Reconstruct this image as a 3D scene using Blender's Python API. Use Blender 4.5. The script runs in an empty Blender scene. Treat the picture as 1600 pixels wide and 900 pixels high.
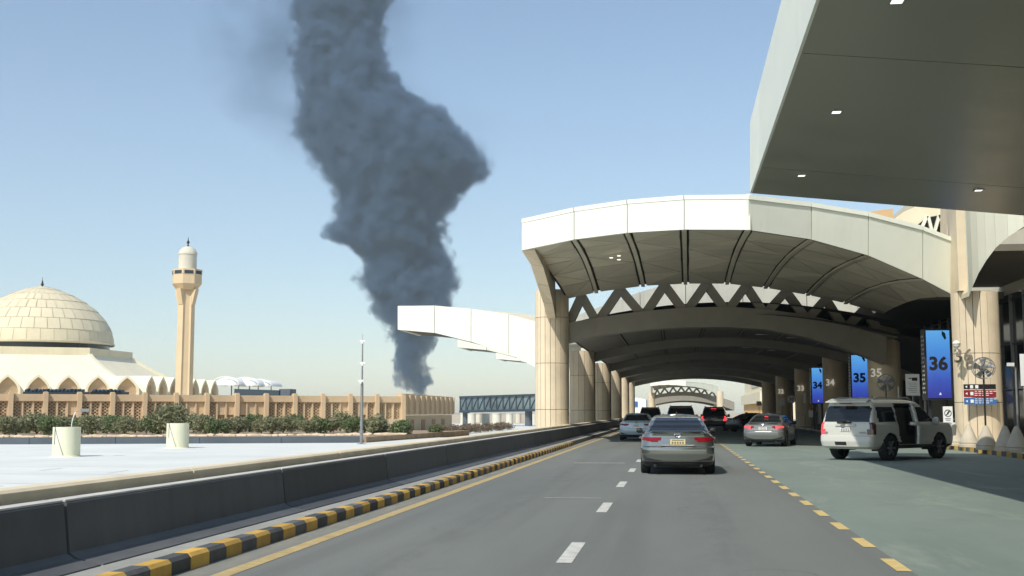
import bpy, bmesh, math, random
from mathutils import Vector, Matrix, Euler
R = math.radians
random.seed(7)
scene = bpy.context.scene
COL = scene.collection

# ------------------------------------------------------------------ camera
F, CX, CY, H = 1850.0, 800.0, 450.0, 1.5          # focal length in photo pixels, centre, eye height
PITCH, YAW = math.atan(194.0 / F), math.atan(0.1378 * math.cos(math.atan(194.0 / F)))
cd = bpy.data.cameras.new('camera')
cd.sensor_width = 36.0; cd.lens = 36.0 * F / 1600.0
cd.clip_start = 0.1; cd.clip_end = 20000
cam = bpy.data.objects.new('camera', cd); COL.objects.link(cam)
cam.location = (0, 0, H); cam.rotation_euler = (math.pi / 2 + PITCH, 0, YAW)
scene.camera = cam

# ------------------------------------------------------------------ world and sun
KX, KY = 0.39, 0.88                                # shadow run per metre of height: to the right and forward
SUN_EL = math.atan(1.0 / math.hypot(KX, KY))
SUN_AZ = math.atan2(-KX, -KY)                       # where the sun stands, from +Y towards +X
world = bpy.data.worlds.new('World'); scene.world = world; world.use_nodes = True
wn = world.node_tree; bg = wn.nodes['Background']
sky = wn.nodes.new('ShaderNodeTexSky'); sky.sky_type = 'NISHITA'; sky.sun_disc = False
sky.sun_elevation = SUN_EL; sky.sun_rotation = SUN_AZ
sky.altitude = 0; sky.air_density = 1.05; sky.dust_density = 0.75; sky.ozone_density = 1.0
wn.links.new(sky.outputs[0], bg.inputs[0]); bg.inputs[1].default_value = 0.15
sd = bpy.data.lights.new('sun', 'SUN'); sd.energy = 4.6; sd.angle = R(0.53); sd.color = (1.0, 0.94, 0.84)
sun = bpy.data.objects.new('sun', sd); COL.objects.link(sun)
sun.rotation_euler = Vector((KX, KY, -1.0)).to_track_quat('-Z', 'Y').to_euler()
scene.view_settings.view_transform = 'Standard'; scene.view_settings.look = 'None'
scene.view_settings.gamma = 1.0; scene.view_settings.exposure = 0.0
scene.view_settings.use_curve_mapping = False
scene.cycles.use_denoising = True
scene.cycles.max_bounces = 6; scene.cycles.diffuse_bounces = 4; scene.cycles.glossy_bounces = 3
scene.cycles.volume_bounces = 1; scene.cycles.transparent_max_bounces = 8

# ------------------------------------------------------------------ helpers
cp, sp_, cy_, sy_ = math.cos(PITCH), math.sin(PITCH), math.cos(YAW), math.sin(YAW)
FWD = Vector((-sy_ * cp, cy_ * cp, sp_)); RGT = Vector((cy_, sy_, 0)); UPV = Vector((sy_ * sp_, -cy_ * sp_, cp))
def at(px, py, Y):
    """point of the place at depth Y (metres along the road) seen at photo pixel px, py"""
    d = FWD + RGT * ((px - CX) / F) + UPV * ((CY - py) / F)
    t = Y / d.y
    return Vector((d.x * t, Y, H + d.z * t))
def gnd(px, py, Z=0.0):
    d = FWD + RGT * ((px - CX) / F) + UPV * ((CY - py) / F)
    t = (Z - H) / d.z
    return Vector((d.x * t, d.y * t, Z))

def wloc(o):
    v = Vector((0, 0, 0))
    while o is not None:
        v += Vector(o.location); o = o.parent
    return v

class MB:
    def __init__(s): s.v = []; s.f = []
    def add(s, vs, fs):
        b = len(s.v); s.v += [Vector(p) for p in vs]; s.f += [tuple(i + b for i in f) for f in fs]; return s
    def box(s, c, d, rz=0.0, rx=0.0):
        x, y, z = d[0] / 2, d[1] / 2, d[2] / 2
        m = Matrix.Rotation(rz, 3, 'Z') @ Matrix.Rotation(rx, 3, 'X'); c = Vector(c)
        vs = [c + m @ Vector((a * x, b * y, e * z)) for e in (-1, 1) for a, b in ((-1, -1), (1, -1), (1, 1), (-1, 1))]
        return s.add(vs, [(3, 2, 1, 0), (4, 5, 6, 7), (0, 1, 5, 4), (1, 2, 6, 5), (2, 3, 7, 6), (3, 0, 4, 7)])
    def bar(s, a, b, w, h, up=(0, 0, 1)):
        a, b = Vector(a), Vector(b); d = (b - a).normalized(); u = Vector(up)
        r = d.cross(u)
        if r.length < 1e-4: r = d.cross(Vector((1, 0, 0)))
        r.normalize(); u = r.cross(d)
        vs = [p + r * (i * w / 2) + u * (j * h / 2) for p in (a, b) for i, j in ((-1, -1), (1, -1), (1, 1), (-1, 1))]
        return s.add(vs, [(0, 1, 2, 3), (7, 6, 5, 4), (0, 4, 5, 1), (1, 5, 6, 2), (2, 6, 7, 3), (3, 7, 4, 0)])
    def slab(s, q, ex):
        """solid from a polygon q pushed along ex"""
        q = [Vector(p) for p in q]; ex = Vector(ex); n = len(q)
        return s.add(q + [p + ex for p in q], [tuple(range(n - 1, -1, -1)), tuple(range(n, 2 * n))] +
                     [(i, (i + 1) % n, n + (i + 1) % n, n + i) for i in range(n)])
    def curved(s, q, ex, n=6):
        """four-cornered panel, bent evenly between its corners, pushed back along ex"""
        a, b, c, d = [Vector(p) for p in q]; ex = Vector(ex)
        rows = [[(a + (b - a) * (i / n)) * (1 - j / n) + (d + (c - d) * (i / n)) * (j / n) for i in range(n + 1)] for j in range(n + 1)]
        s.grid(rows); s.grid([[p + ex for p in r] for r in rows][::-1])
        rim = rows[0] + [r[-1] for r in rows[1:]] + rows[-1][-2::-1] + [r[0] for r in rows[-2:0:-1]]
        return s.grid([[p + ex for p in rim], rim], closed=True)
    def cyl(s, a, b, r0, r1=None, n=12, caps=True):
        a, b = Vector(a), Vector(b); r1 = r0 if r1 is None else r1
        d = (b - a).normalized(); x = d.orthogonal().normalized(); y = d.cross(x)
        vs = [p + (x * math.cos(k * 2 * math.pi / n) + y * math.sin(k * 2 * math.pi / n)) * r for p, r in ((a, r0), (b, r1)) for k in range(n)]
        fs = [(k, (k + 1) % n, n + (k + 1) % n, n + k) for k in range(n)]
        if caps: fs += [tuple(range(n - 1, -1, -1)), tuple(range(n, 2 * n))]
        return s.add(vs, fs)
    def tube(s, pts, r, n=8):
        for a, b in zip(pts, pts[1:]): s.cyl(a, b, r, n=n)
        return s
    def lathe(s, prof, n=24, c=(0, 0, 0), a0=0.0):
        c = Vector(c); m = len(prof)
        vs = [c + Vector((r * math.cos(a0 + k * 2 * math.pi / n), r * math.sin(a0 + k * 2 * math.pi / n), z)) for k in range(n) for r, z in prof]
        fs = [(k * m + i, ((k + 1) % n) * m + i, ((k + 1) % n) * m + i + 1, k * m + i + 1) for k in range(n) for i in range(m - 1)]
        return s.add(vs, fs)
    def grid(s, rows, closed=False):
        m = len(rows[0]); vs = [p for r in rows for p in r]
        fs = []
        for i in range(len(rows) - 1):
            for j in range(m if closed else m - 1):
                k = (j + 1) % m
                fs.append((i * m + j, i * m + k, (i + 1) * m + k, (i + 1) * m + j))
        return s.add(vs, fs)
    def mesh(s, name, off=None, smooth=False, fixn=True):
        me = bpy.data.meshes.new(name)
        vs = s.v if off is None else [p - off for p in s.v]
        me.from_pydata([tuple(p) for p in vs], [], s.f)
        if fixn:
            bm = bmesh.new(); bm.from_mesh(me)
            bmesh.ops.recalc_face_normals(bm, faces=bm.faces[:]); bm.to_mesh(me); bm.free()
        if smooth is True:
            me.shade_smooth()
        elif smooth:
            me.shade_smooth(); me.set_sharp_from_angle(angle=R(smooth))
        return me
    def build(s, name, mat, parent=None, smooth=False, local=False, loc=None, fixn=True):
        off = None
        if loc is not None: off = Vector(loc)
        elif parent is not None and not local: off = wloc(parent)
        me = s.mesh(name, off, smooth, fixn); me.materials.append(mat)
        o = bpy.data.objects.new(name, me); COL.objects.link(o)
        if loc is not None: o.location = loc
        if parent is not None: o.parent = parent
        return o

def tag(o, label, cat=None, group=None):
    o['label'] = label
    if cat: o['category'] = cat
    if group: o['group'] = group
    return o
def thing(name, label, cat, loc=(0, 0, 0), rz=0.0, group=None):
    o = bpy.data.objects.new(name, None); COL.objects.link(o)
    o.location = loc; o.rotation_euler = (0, 0, rz); o.empty_display_size = 0.3
    return tag(o, label, cat, group)
def struct(o, label=None, kind='structure'):
    o['kind'] = kind
    if label: o['label'] = label
    return o
def link_copy(src, parent=None, loc=None, rz=None):
    c = src.copy(); COL.objects.link(c); c.parent = parent
    if loc is not None: c.location = loc
    if rz is not None: c.rotation_euler = (0, 0, rz)
    return c
def copy_tree(o, parent=None):
    c = o.copy(); COL.objects.link(c); c.parent = parent
    for ch in list(o.children): copy_tree(ch, c)
    return c
def inst(name, me, parent, loc=(0, 0, 0), rot=(0, 0, 0), sc=None):
    o = bpy.data.objects.new(name, me); COL.objects.link(o); o.parent = parent
    o.location = loc; o.rotation_euler = rot
    if sc: o.scale = sc
    return o
_U = ['first', 'second', 'third', 'fourth', 'fifth', 'sixth', 'seventh', 'eighth', 'ninth', 'tenth', 'eleventh', 'twelfth', 'thirteenth', 'fourteenth',
      'fifteenth', 'sixteenth', 'seventeenth', 'eighteenth', 'nineteenth']
ORD = _U + [w for t, c in (('twentieth', 'twenty'), ('thirtieth', 'thirty'), ('fortieth', 'forty'), ('fiftieth', 'fifty'), ('sixtieth', 'sixty')) for w in [t] + [c + '-' + u for u in _U[:9]]]

def text_mesh(txt, size, depth=0.01, bold=0.0, align='CENTER'):
    cu = bpy.data.curves.new('lettering', 'FONT'); cu.body = txt; cu.size = size
    cu.extrude = depth; cu.offset = bold; cu.align_x = align; cu.align_y = 'CENTER'; cu.resolution_u = 4
    o = bpy.data.objects.new('lettering', cu); COL.objects.link(o)
    me = bpy.data.meshes.new_from_object(o.evaluated_get(bpy.context.evaluated_depsgraph_get()))
    bpy.data.objects.remove(o); bpy.data.curves.remove(cu)
    return me

# ------------------------------------------------------------------ materials
def node_mat(name):
    m = bpy.data.materials.new(name); m.use_nodes = True
    nt = m.node_tree; b = nt.nodes['Principled BSDF']
    return m, nt, b
def N(nt, typ, **kw):
    n = nt.nodes.new(typ)
    for k, v in kw.items():
        if k.startswith('i_'):
            key = k[2:]; key = int(key) if key.isdigit() else key
            n.inputs[key].default_value = v
        else: setattr(n, k, v)
    return n
def L(nt, a, b): nt.links.new(a, b)
def mixcol(nt, fac, a, b, mode='MIX'):
    n = nt.nodes.new('ShaderNodeMix'); n.data_type = 'RGBA'; n.blend_type = mode
    for sock, val in ((n.inputs[0], fac), (n.inputs[6], a), (n.inputs[7], b)):
        if hasattr(val, 'links') or isinstance(val, bpy.types.NodeSocket): nt.links.new(val, sock)
        elif isinstance(val, (int, float)): sock.default_value = val
        else: sock.default_value = (*val, 1.0)
    return n.outputs[2]
def ramp(nt, src, stops):
    n = nt.nodes.new('ShaderNodeValToRGB'); e = n.color_ramp.elements
    while len(e) < len(stops): e.new(0.5)
    for el, (p, c) in zip(e, stops):
        el.position = p; el.color = (c, c, c, 1) if isinstance(c, (int, float)) else (*c, 1)
    nt.links.new(src, n.inputs[0]); return n.outputs[0]
def coords(nt, scale=(1, 1, 1), world=True):
    if world: src = nt.nodes.new('ShaderNodeNewGeometry').outputs['Position']
    else: src = nt.nodes.new('ShaderNodeTexCoord').outputs['Object']
    mp = nt.nodes.new('ShaderNodeMapping'); mp.inputs['Scale'].default_value = scale
    nt.links.new(src, mp.inputs[0]); return mp.outputs[0]
def noise(nt, co, scale, detail=4, rough=0.55, dist=0.0):
    n = nt.nodes.new('ShaderNodeTexNoise'); n.inputs['Scale'].default_value = scale
    n.inputs['Detail'].default_value = detail; n.inputs['Roughness'].default_value = rough; n.inputs['Distortion'].default_value = dist
    nt.links.new(co, n.inputs['Vector']); return n.outputs[0]
def bump(nt, b, h, strength=0.3, dist=0.02):
    n = nt.nodes.new('ShaderNodeBump'); n.inputs['Strength'].default_value = strength; n.inputs['Distance'].default_value = dist
    nt.links.new(h, n.inputs['Height']); nt.links.new(n.outputs[0], b.inputs['Normal'])
def simple(name, col, rough=0.7, var=0.12, scale=3.0, metal=0.0, bumps=0.0, streak=0.0, spec=0.4, coat=0.0, stain=None, stain_amt=0.35):
    """plain surface with uneven tone, optional vertical streaks, stains and fine relief"""
    m, nt, b = node_mat(name); b.inputs['Roughness'].default_value = rough; b.inputs['Metallic'].default_value = metal
    b.inputs['Specular IOR Level'].default_value = spec; b.inputs['Coat Weight'].default_value = coat; b.inputs['Coat Roughness'].default_value = 0.06
    if var or streak or stain:
        co = coords(nt)
        n1 = noise(nt, co, scale, 6)
        c = mixcol(nt, ramp(nt, n1, ((0.3, 0.0), (0.7, 1.0))), [x * (1 - var) for x in col], [min(1, x * (1 + var)) for x in col])
        if streak:
            cs = coords(nt, (2.2, 2.2, 0.12)); n2 = noise(nt, cs, 1.6, 5)
            c = mixcol(nt, ramp(nt, n2, ((0.5, 0.0), (0.78, streak))), c, [x * 0.55 for x in col])
        if stain:
            n3 = noise(nt, co, scale * 0.23, 7, 0.65)
            c = mixcol(nt, ramp(nt, n3, ((0.52, 0.0), (0.75, stain_amt))), c, stain)
        L(nt, c, b.inputs['Base Color'])
        if bumps: bump(nt, b, noise(nt, co, scale * 14, 3), bumps, 0.01)
        rr = nt.nodes.new('ShaderNodeMapRange'); rr.inputs[3].default_value = max(0.02, rough - 0.1); rr.inputs[4].default_value = min(1, rough + 0.1)
        L(nt, n1, rr.inputs[0]); L(nt, rr.outputs[0], b.inputs['Roughness'])
    else: b.inputs['Base Color'].default_value = (*col, 1)
    return m
def emit(name, col, strength):
    m, nt, b = node_mat(name); b.inputs['Base Color'].default_value = (0.02, 0.02, 0.02, 1)
    b.inputs['Emission Color'].default_value = (*col, 1); b.inputs['Emission Strength'].default_value = strength
    return m
M = {}
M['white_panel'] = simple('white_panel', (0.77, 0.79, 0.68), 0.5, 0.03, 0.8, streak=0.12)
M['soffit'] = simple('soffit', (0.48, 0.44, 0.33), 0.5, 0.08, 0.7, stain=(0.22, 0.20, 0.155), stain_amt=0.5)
M['shaded_vault_soffit'] = simple('shaded_vault_soffit', (0.17, 0.158, 0.128), 0.55, 0.1, 0.7, stain=(0.09, 0.08, 0.07), stain_amt=0.4)  # soffit copy with the tunnel's shade put into its colour
M['shaded_soffit'] = simple('shaded_soffit', (0.075, 0.07, 0.06), 0.6, 0.1)  # soffit darkened in its colour to stand for shade under the cantilevers
M['soffit_gap'] = simple('soffit_gap', (0.035, 0.033, 0.03), 0.8, 0.1)
M['gloss_soffit'] = simple('gloss_soffit', (0.25, 0.25, 0.185), 0.34, 0.06, 0.5, metal=0.15, spec=0.5)
M['dome_joint'] = simple('dome_joint', (0.60, 0.53, 0.37), 0.8, 0.1)
M['joint'] = simple('joint', (0.06, 0.06, 0.055), 0.8, 0.1)
M['beige_stone'] = simple('beige_stone', (0.66, 0.56, 0.40), 0.75, 0.07, 1.3, bumps=0.15, streak=0.22, stain=(0.42, 0.34, 0.23), stain_amt=0.25)
M['beam'] = simple('beam', (0.28, 0.26, 0.21), 0.7, 0.08, 0.9, stain=(0.11, 0.10, 0.085))
M['coping'] = simple('coping', (0.78, 0.68, 0.49), 0.85, 0.10, 1.6, bumps=0.3, streak=0.1, stain=(0.45, 0.36, 0.24), stain_amt=0.45)
M['barrier'] = simple('barrier', (0.085, 0.092, 0.098), 0.62, 0.15, 1.4, bumps=0.12, streak=0.35, stain=(0.16, 0.16, 0.15), stain_amt=0.35)
M['lit_top_and_deck_line'] = simple('lit_top_and_deck_line', (0.55, 0.54, 0.50), 0.8, 0.12, 3.0, stain=(0.3, 0.29, 0.27))  # pale sunlit look of the barrier tops as colour; also deck lines
def vary(m, lo=0.75, hi=1.2):
    """each piece a little lighter or darker than its neighbour"""
    nt = m.node_tree; b = nt.nodes['Principled BSDF']; src = b.inputs['Base Color'].links[0].from_socket
    oi = nt.nodes.new('ShaderNodeObjectInfo'); mr = nt.nodes.new('ShaderNodeMapRange'); mr.inputs[3].default_value = lo; mr.inputs[4].default_value = hi
    nt.links.new(oi.outputs['Random'], mr.inputs[0]); vm = nt.nodes.new('ShaderNodeVectorMath'); vm.operation = 'SCALE'
    nt.links.new(src, vm.inputs[0]); nt.links.new(mr.outputs[0], vm.inputs['Scale']); nt.links.new(vm.outputs[0], b.inputs['Base Color'])
M['median'] = simple('median', (0.33, 0.335, 0.31), 0.85, 0.14, 2.0, bumps=0.25, stain=(0.2, 0.2, 0.18), stain_amt=0.5)
M['kerb_yellow'] = simple('kerb_yellow', (0.66, 0.41, 0.09), 0.7, 0.16, 4.0, bumps=0.2, stain=(0.3, 0.19, 0.06), stain_amt=0.55)
M['kerb_black'] = simple('kerb_black', (0.05, 0.052, 0.052), 0.7, 0.25, 4.0, bumps=0.2, stain=(0.16, 0.15, 0.13), stain_amt=0.5)
vary(M['kerb_yellow'], 0.72, 1.12); vary(M['kerb_black'], 0.9, 2.4); vary(M['barrier'], 0.85, 1.25); vary(M['coping'], 0.85, 1.08)
vary(M['beige_stone'], 0.93, 1.05); vary(M['white_panel'], 0.96, 1.03); vary(M['soffit'], 0.85, 1.1)
M['deck'] = simple('deck', (0.68, 0.70, 0.66), 0.8, 0.05, 0.35, stain=(0.52, 0.54, 0.53), stain_amt=0.5)
M['slate'] = simple('slate', (0.085, 0.105, 0.125), 0.7, 0.15, 0.9, stain=(0.16, 0.17, 0.18))
M['mosque_wall'] = simple('mosque_wall', (0.60, 0.455, 0.285), 0.85, 0.07, 0.5, streak=0.15)
M['mosque_dark'] = simple('mosque_dark', (0.36, 0.235, 0.13), 0.9, 0.1, 0.7)
M['mosque_base'] = simple('mosque_base', (0.56, 0.45, 0.30), 0.85, 0.08, 0.6)
M['mosque_roof'] = simple('mosque_roof', (0.80, 0.745, 0.56), 0.8, 0.05, 0.25, stain=(0.68, 0.6, 0.42), stain_amt=0.3)
M['dome'] = simple('dome', (0.68, 0.61, 0.43), 0.75, 0.06, 0.45, stain=(0.56, 0.49, 0.34), stain_amt=0.35, streak=0.15)
M['minaret'] = simple('minaret', (0.66, 0.52, 0.33), 0.8, 0.06, 0.6, streak=0.12)
M['cream'] = simple('cream', (0.74, 0.67, 0.50), 0.8, 0.05, 0.5, streak=0.1)
M['sandstone'] = simple('sandstone', (0.62, 0.42, 0.22), 0.85, 0.08, 0.6)
M['vent'] = simple('vent', (0.70, 0.70, 0.52), 0.6, 0.06, 1.2, streak=0.2)
M['pale_drum'] = simple('pale_drum', (0.60, 0.58, 0.48), 0.8, 0.07, 0.8)
M['sand'] = simple('sand', (0.50, 0.42, 0.30), 0.95, 0.12, 0.12, bumps=0.2)
M['bed'] = simple('bed', (0.33, 0.25, 0.165), 0.95, 0.25, 0.9, bumps=0.4)
M['rock'] = simple('rock', (0.60, 0.48, 0.33), 0.9, 0.2, 2.0, bumps=0.3)
M['white_paint'] = simple('white_paint', (0.55, 0.55, 0.50), 0.7, 0.2, 9.0, stain=(0.25, 0.25, 0.23), stain_amt=0.6)
M['faint_paint'] = simple('faint_paint', (0.27, 0.27, 0.245), 0.8, 0.25, 6.0, stain=(0.17, 0.17, 0.155), stain_amt=0.7)
M['yellow_paint'] = simple('yellow_paint', (0.46, 0.35, 0.16), 0.7, 0.18, 6.0, stain=(0.26, 0.2, 0.11), stain_amt=0.6)
M['edge_paint'] = simple('edge_paint', (0.62, 0.47, 0.19), 0.7, 0.14, 7.0, stain=(0.36, 0.3, 0.18), stain_amt=0.5)
M['concrete'] = simple('concrete', (0.50, 0.45, 0.35), 0.85, 0.1, 2.5, bumps=0.25, stain=(0.33, 0.29, 0.22))
M['dark_metal'] = simple('dark_metal', (0.03, 0.032, 0.035), 0.45, 0.1, metal=0.3)
M['grey_metal'] = simple('grey_metal', (0.28, 0.29, 0.29), 0.4, 0.1, metal=0.6)
M['chrome'] = simple('chrome', (0.75, 0.75, 0.75), 0.15, 0, metal=1.0)
M['glass_dark'] = simple('glass_dark', (0.012, 0.015, 0.018), 0.06, 0, spec=0.5)
M['facade_glass'] = simple('facade_glass', (0.014, 0.016, 0.017), 0.08, 0, spec=0.5)
M['rubber'] = simple('rubber', (0.018, 0.018, 0.018), 0.85, 0.1, 8)
M['black_plastic'] = simple('black_plastic', (0.022, 0.022, 0.023), 0.55, 0.1, 8)
M['interior'] = simple('interior', (0.07, 0.065, 0.058), 0.8, 0.2, 6)
M['red_lens'] = simple('red_lens', (0.20, 0.004, 0.010), 0.2, 0, spec=0.3, coat=0.15)
M['smoke_lens'] = simple('smoke_lens', (0.06, 0.02, 0.02), 0.12, 0, spec=0.6, coat=0.5)
M['brake_lit'] = emit('brake_lit', (1.0, 0.05, 0.07), 1.5)
M['white_sign'] = simple('white_sign', (0.74, 0.75, 0.73), 0.5, 0.04, 2)
M['plate_yellow'] = simple('plate_yellow', (0.70, 0.58, 0.28), 0.5, 0.05, 20)
M['plate_white'] = simple('plate_white', (0.72, 0.73, 0.72), 0.5, 0.05, 20)
M['sign_black'] = simple('sign_black', (0.015, 0.015, 0.017), 0.4, 0)
M['sign_red'] = simple('sign_red', (0.22, 0.02, 0.025), 0.4, 0)
M['sign_blue'] = simple('sign_blue', (0.04, 0.14, 0.36), 0.4, 0)
M['digit_white'] = simple('digit_white', (0.78, 0.76, 0.70), 0.5, 0.03)
M['digit_lit'] = emit('digit_lit', (1.0, 0.95, 0.82), 0.38)
M['digit_dark'] = simple('digit_dark', (0.16, 0.14, 0.11), 0.6, 0.05)
M['lamp_lit'] = emit('lamp_lit', (1.0, 0.96, 0.82), 1.6)
M['globe'] = simple('globe', (0.75, 0.73, 0.66), 0.35, 0.03)
M['shell_far'] = simple('shell_far', (0.46, 0.46, 0.40), 0.7, 0.1, 0.5, streak=0.3)
M['tent'] = simple('tent', (0.83, 0.83, 0.80), 0.6, 0.03, 0.2)
M['hazed_navy_glass'] = simple('hazed_navy_glass', (0.11, 0.155, 0.17), 0.25, 0.4, 0.35, stain=(0.30, 0.36, 0.35), stain_amt=0.8)  # base colour lightened to carry the haze of distance
M['navy'] = simple('navy', (0.03, 0.05, 0.065), 0.5, 0.1)
def paint(name, col, metal=0.5, rough=0.3):
    m, nt, b = node_mat(name); b.inputs['Base Color'].default_value = (*col, 1); b.inputs['Metallic'].default_value = metal
    co = coords(nt, world=False)
    rr = nt.nodes.new('ShaderNodeMapRange'); rr.inputs[3].default_value = rough - 0.06; rr.inputs[4].default_value = rough + 0.12
    L(nt, noise(nt, co, 2.5, 5), rr.inputs[0]); L(nt, rr.outputs[0], b.inputs['Roughness'])
    b.inputs['Coat Weight'].default_value = 0.8; b.inputs['Coat Roughness'].default_value = 0.06
    return m
def leaf_mat(name, a, b_):
    m, nt, b = node_mat(name); g = nt.nodes.new('ShaderNodeNewGeometry')
    c = mixcol(nt, g.outputs['Random Per Island'], a, b_); L(nt, c, b.inputs['Base Color'])
    b.inputs['Roughness'].default_value = 0.6
    tr = nt.nodes.new('ShaderNodeBsdfTranslucent'); L(nt, c, tr.inputs[0])
    mx = nt.nodes.new('ShaderNodeMixShader'); mx.inputs[0].default_value = 0.3
    L(nt, b.outputs[0], mx.inputs[1]); L(nt, tr.outputs[0], mx.inputs[2]); L(nt, mx.outputs[0], nt.nodes['Material Output'].inputs[0])
    return m
M['leaf_olive'] = leaf_mat('leaf_olive', (0.19, 0.20, 0.105), (0.32, 0.33, 0.18))
M['leaf_green'] = leaf_mat('leaf_green', (0.10, 0.14, 0.05), (0.20, 0.26, 0.11))
M['leaf_dry'] = leaf_mat('leaf_dry', (0.19, 0.15, 0.10), (0.28, 0.22, 0.15))
M['bark'] = simple('bark', (0.16, 0.12, 0.08), 0.9, 0.2, 5)

def asphalt_mat():
    m, nt, b = node_mat('asphalt'); co = coords(nt)
    big = noise(nt, coords(nt, (0.55, 0.10, 1)), 0.6, 6, 0.6)
    c = mixcol(nt, ramp(nt, big, ((0.3, 0.0), (0.7, 1.0))), (0.100, 0.113, 0.105), (0.172, 0.186, 0.169))
    fine = noise(nt, co, 55, 3, 0.7)
    c = mixcol(nt, ramp(nt, fine, ((0.35, 0.0), (0.65, 0.6))), c, (0.22, 0.23, 0.21))
    dk = noise(nt, co, 120, 2, 0.5)
    c = mixcol(nt, ramp(nt, dk, ((0.58, 0.0), (0.7, 0.55))), c, (0.075, 0.075, 0.07))
    # oil and wheel polish run along the lanes
    wl = noise(nt, coords(nt, (1.5, 0.035, 1)), 1.1, 4, 0.5)
    c = mixcol(nt, ramp(nt, wl, ((0.5, 0.0), (0.72, 0.42))), c, (0.10, 0.10, 0.094))
    pt = noise(nt, co, 0.35, 8, 0.7, 0.6)
    c = mixcol(nt, ramp(nt, pt, ((0.6, 0.0), (0.68, 0.3))), c, (0.115, 0.115, 0.105))
    cr = N(nt, 'ShaderNodeTexVoronoi', feature='DISTANCE_TO_EDGE'); cr.inputs['Scale'].default_value = 0.33
    wob = nt.nodes.new('ShaderNodeVectorMath'); wob.operation = 'ADD'
    nz = nt.nodes.new('ShaderNodeTexNoise'); nz.inputs['Scale'].default_value = 1.3; L(nt, co, nz.inputs['Vector'])
    L(nt, co, wob.inputs[0]); L(nt, nz.outputs[1], wob.inputs[1]); L(nt, wob.outputs[0], cr.inputs['Vector'])
    crack = ramp(nt, cr.outputs[0], ((0.0, 1.0), (0.006, 0.0)))
    mask = ramp(nt, noise(nt, co, 0.25, 3), ((0.52, 0.0), (0.6, 0.5)))
    mul = nt.nodes.new('ShaderNodeMath'); mul.operation = 'MULTIPLY'; L(nt, crack, mul.inputs[0]); L(nt, mask, mul.inputs[1])
    c = mixcol(nt, mul.outputs[0], c, (0.06, 0.06, 0.055))
    sx = nt.nodes.new('ShaderNodeSeparateXYZ'); L(nt, nt.nodes.new('ShaderNodeNewGeometry').outputs['Position'], sx.inputs[0])
    mr = nt.nodes.new('ShaderNodeMapRange'); mr.inputs[1].default_value = -4.6; mr.inputs[2].default_value = 2.2; L(nt, sx.outputs[0], mr.inputs[0])
    def times(a, b_):
        q = nt.nodes.new('ShaderNodeMath'); q.operation = 'MULTIPLY'; L(nt, a, q.inputs[0]); L(nt, b_, q.inputs[1]); return q.outputs[0]
    oil = ramp(nt, mr.outputs[0], ((0.20, 0.0), (0.28, 0.32), (0.36, 0.0), (0.66, 0.0), (0.75, 0.32), (0.84, 0.0)))
    spots = ramp(nt, noise(nt, coords(nt, (1, 0.3, 1)), 2.2, 6, 0.75), ((0.42, 0.0), (0.66, 1.0)))
    c = mixcol(nt, times(oil, spots), c, (0.065, 0.068, 0.064))
    dust = ramp(nt, mr.outputs[0], ((0.0, 0.85), (0.035, 0.6), (0.075, 0.0)))
    dn = ramp(nt, noise(nt, coords(nt, (3, 0.5, 1)), 2.0, 6, 0.7), ((0.35, 0.1), (0.65, 1.0)))
    c = mixcol(nt, times(dust, dn), c, (0.30, 0.28, 0.22))
    L(nt, c, b.inputs['Base Color']); b.inputs['Roughness'].default_value = 0.82
    bump(nt, b, fine, 0.35, 0.006)
    return m
M['asphalt'] = asphalt_mat()
def green_mat():
    m, nt, b = node_mat('green_paving'); co = coords(nt)
    big = noise(nt, coords(nt, (0.8, 0.25, 1)), 0.5, 6, 0.62)
    c = mixcol(nt, ramp(nt, big, ((0.3, 0.0), (0.7, 1.0))), (0.165, 0.212, 0.185), (0.235, 0.285, 0.245))
    wear = noise(nt, coords(nt, (0.55, 0.16, 1)), 1.4, 8, 0.72, 0.8)
    c = mixcol(nt, ramp(nt, wear, ((0.54, 0.0), (0.66, 0.55))), c, (0.34, 0.37, 0.30))
    dirt = noise(nt, co, 0.7, 8, 0.7, 0.4)
    c = mixcol(nt, ramp(nt, dirt, ((0.55, 0.0), (0.75, 0.5))), c, (0.13, 0.15, 0.13))
    fine = noise(nt, co, 60, 3, 0.7)
    c = mixcol(nt, ramp(nt, fine, ((0.4, 0.0), (0.7, 0.35))), c, (0.12, 0.15, 0.13))
    L(nt, c, b.inputs['Base Color']); b.inputs['Roughness'].default_value = 0.75
    bump(nt, b, fine, 0.3, 0.005)
    return m
M['green'] = green_mat()
def screen_mat():
    m, nt, b = node_mat('screen_picture')
    tc = nt.nodes.new('ShaderNodeTexCoord'); sx = nt.nodes.new('ShaderNodeSeparateXYZ'); L(nt, tc.outputs['Generated'], sx.inputs[0])
    n = nt.nodes.new('ShaderNodeValToRGB'); e = n.color_ramp.elements
    while len(e) < 4: e.new(0.5)
    for el, (p, c) in zip(e, ((0.0, (0.035, 0.04, 0.36)), (0.25, (0.045, 0.10, 0.52)), (0.62, (0.07, 0.27, 0.78)), (1.0, (0.13, 0.46, 0.92)))):
        el.position = p; el.color = (*c, 1)
    wv = noise(nt, tc.outputs['Generated'], 5, 3); mp = nt.nodes.new('ShaderNodeMath'); mp.operation = 'MULTIPLY_ADD'
    mp.inputs[1].default_value = 0.12; L(nt, wv, mp.inputs[0]); ad = nt.nodes.new('ShaderNodeMath'); ad.operation = 'SUBTRACT'; ad.inputs[1].default_value = 0.06
    L(nt, sx.outputs[2], ad.inputs[0]); L(nt, ad.outputs[0], mp.inputs[2]); L(nt, mp.outputs[0], n.inputs[0])
    b.inputs['Base Color'].default_value = (0.01, 0.01, 0.012, 1); b.inputs['Roughness'].default_value = 0.25
    L(nt, n.outputs[0], b.inputs['Emission Color']); b.inputs['Emission Strength'].default_value = 0.85
    return m
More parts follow.
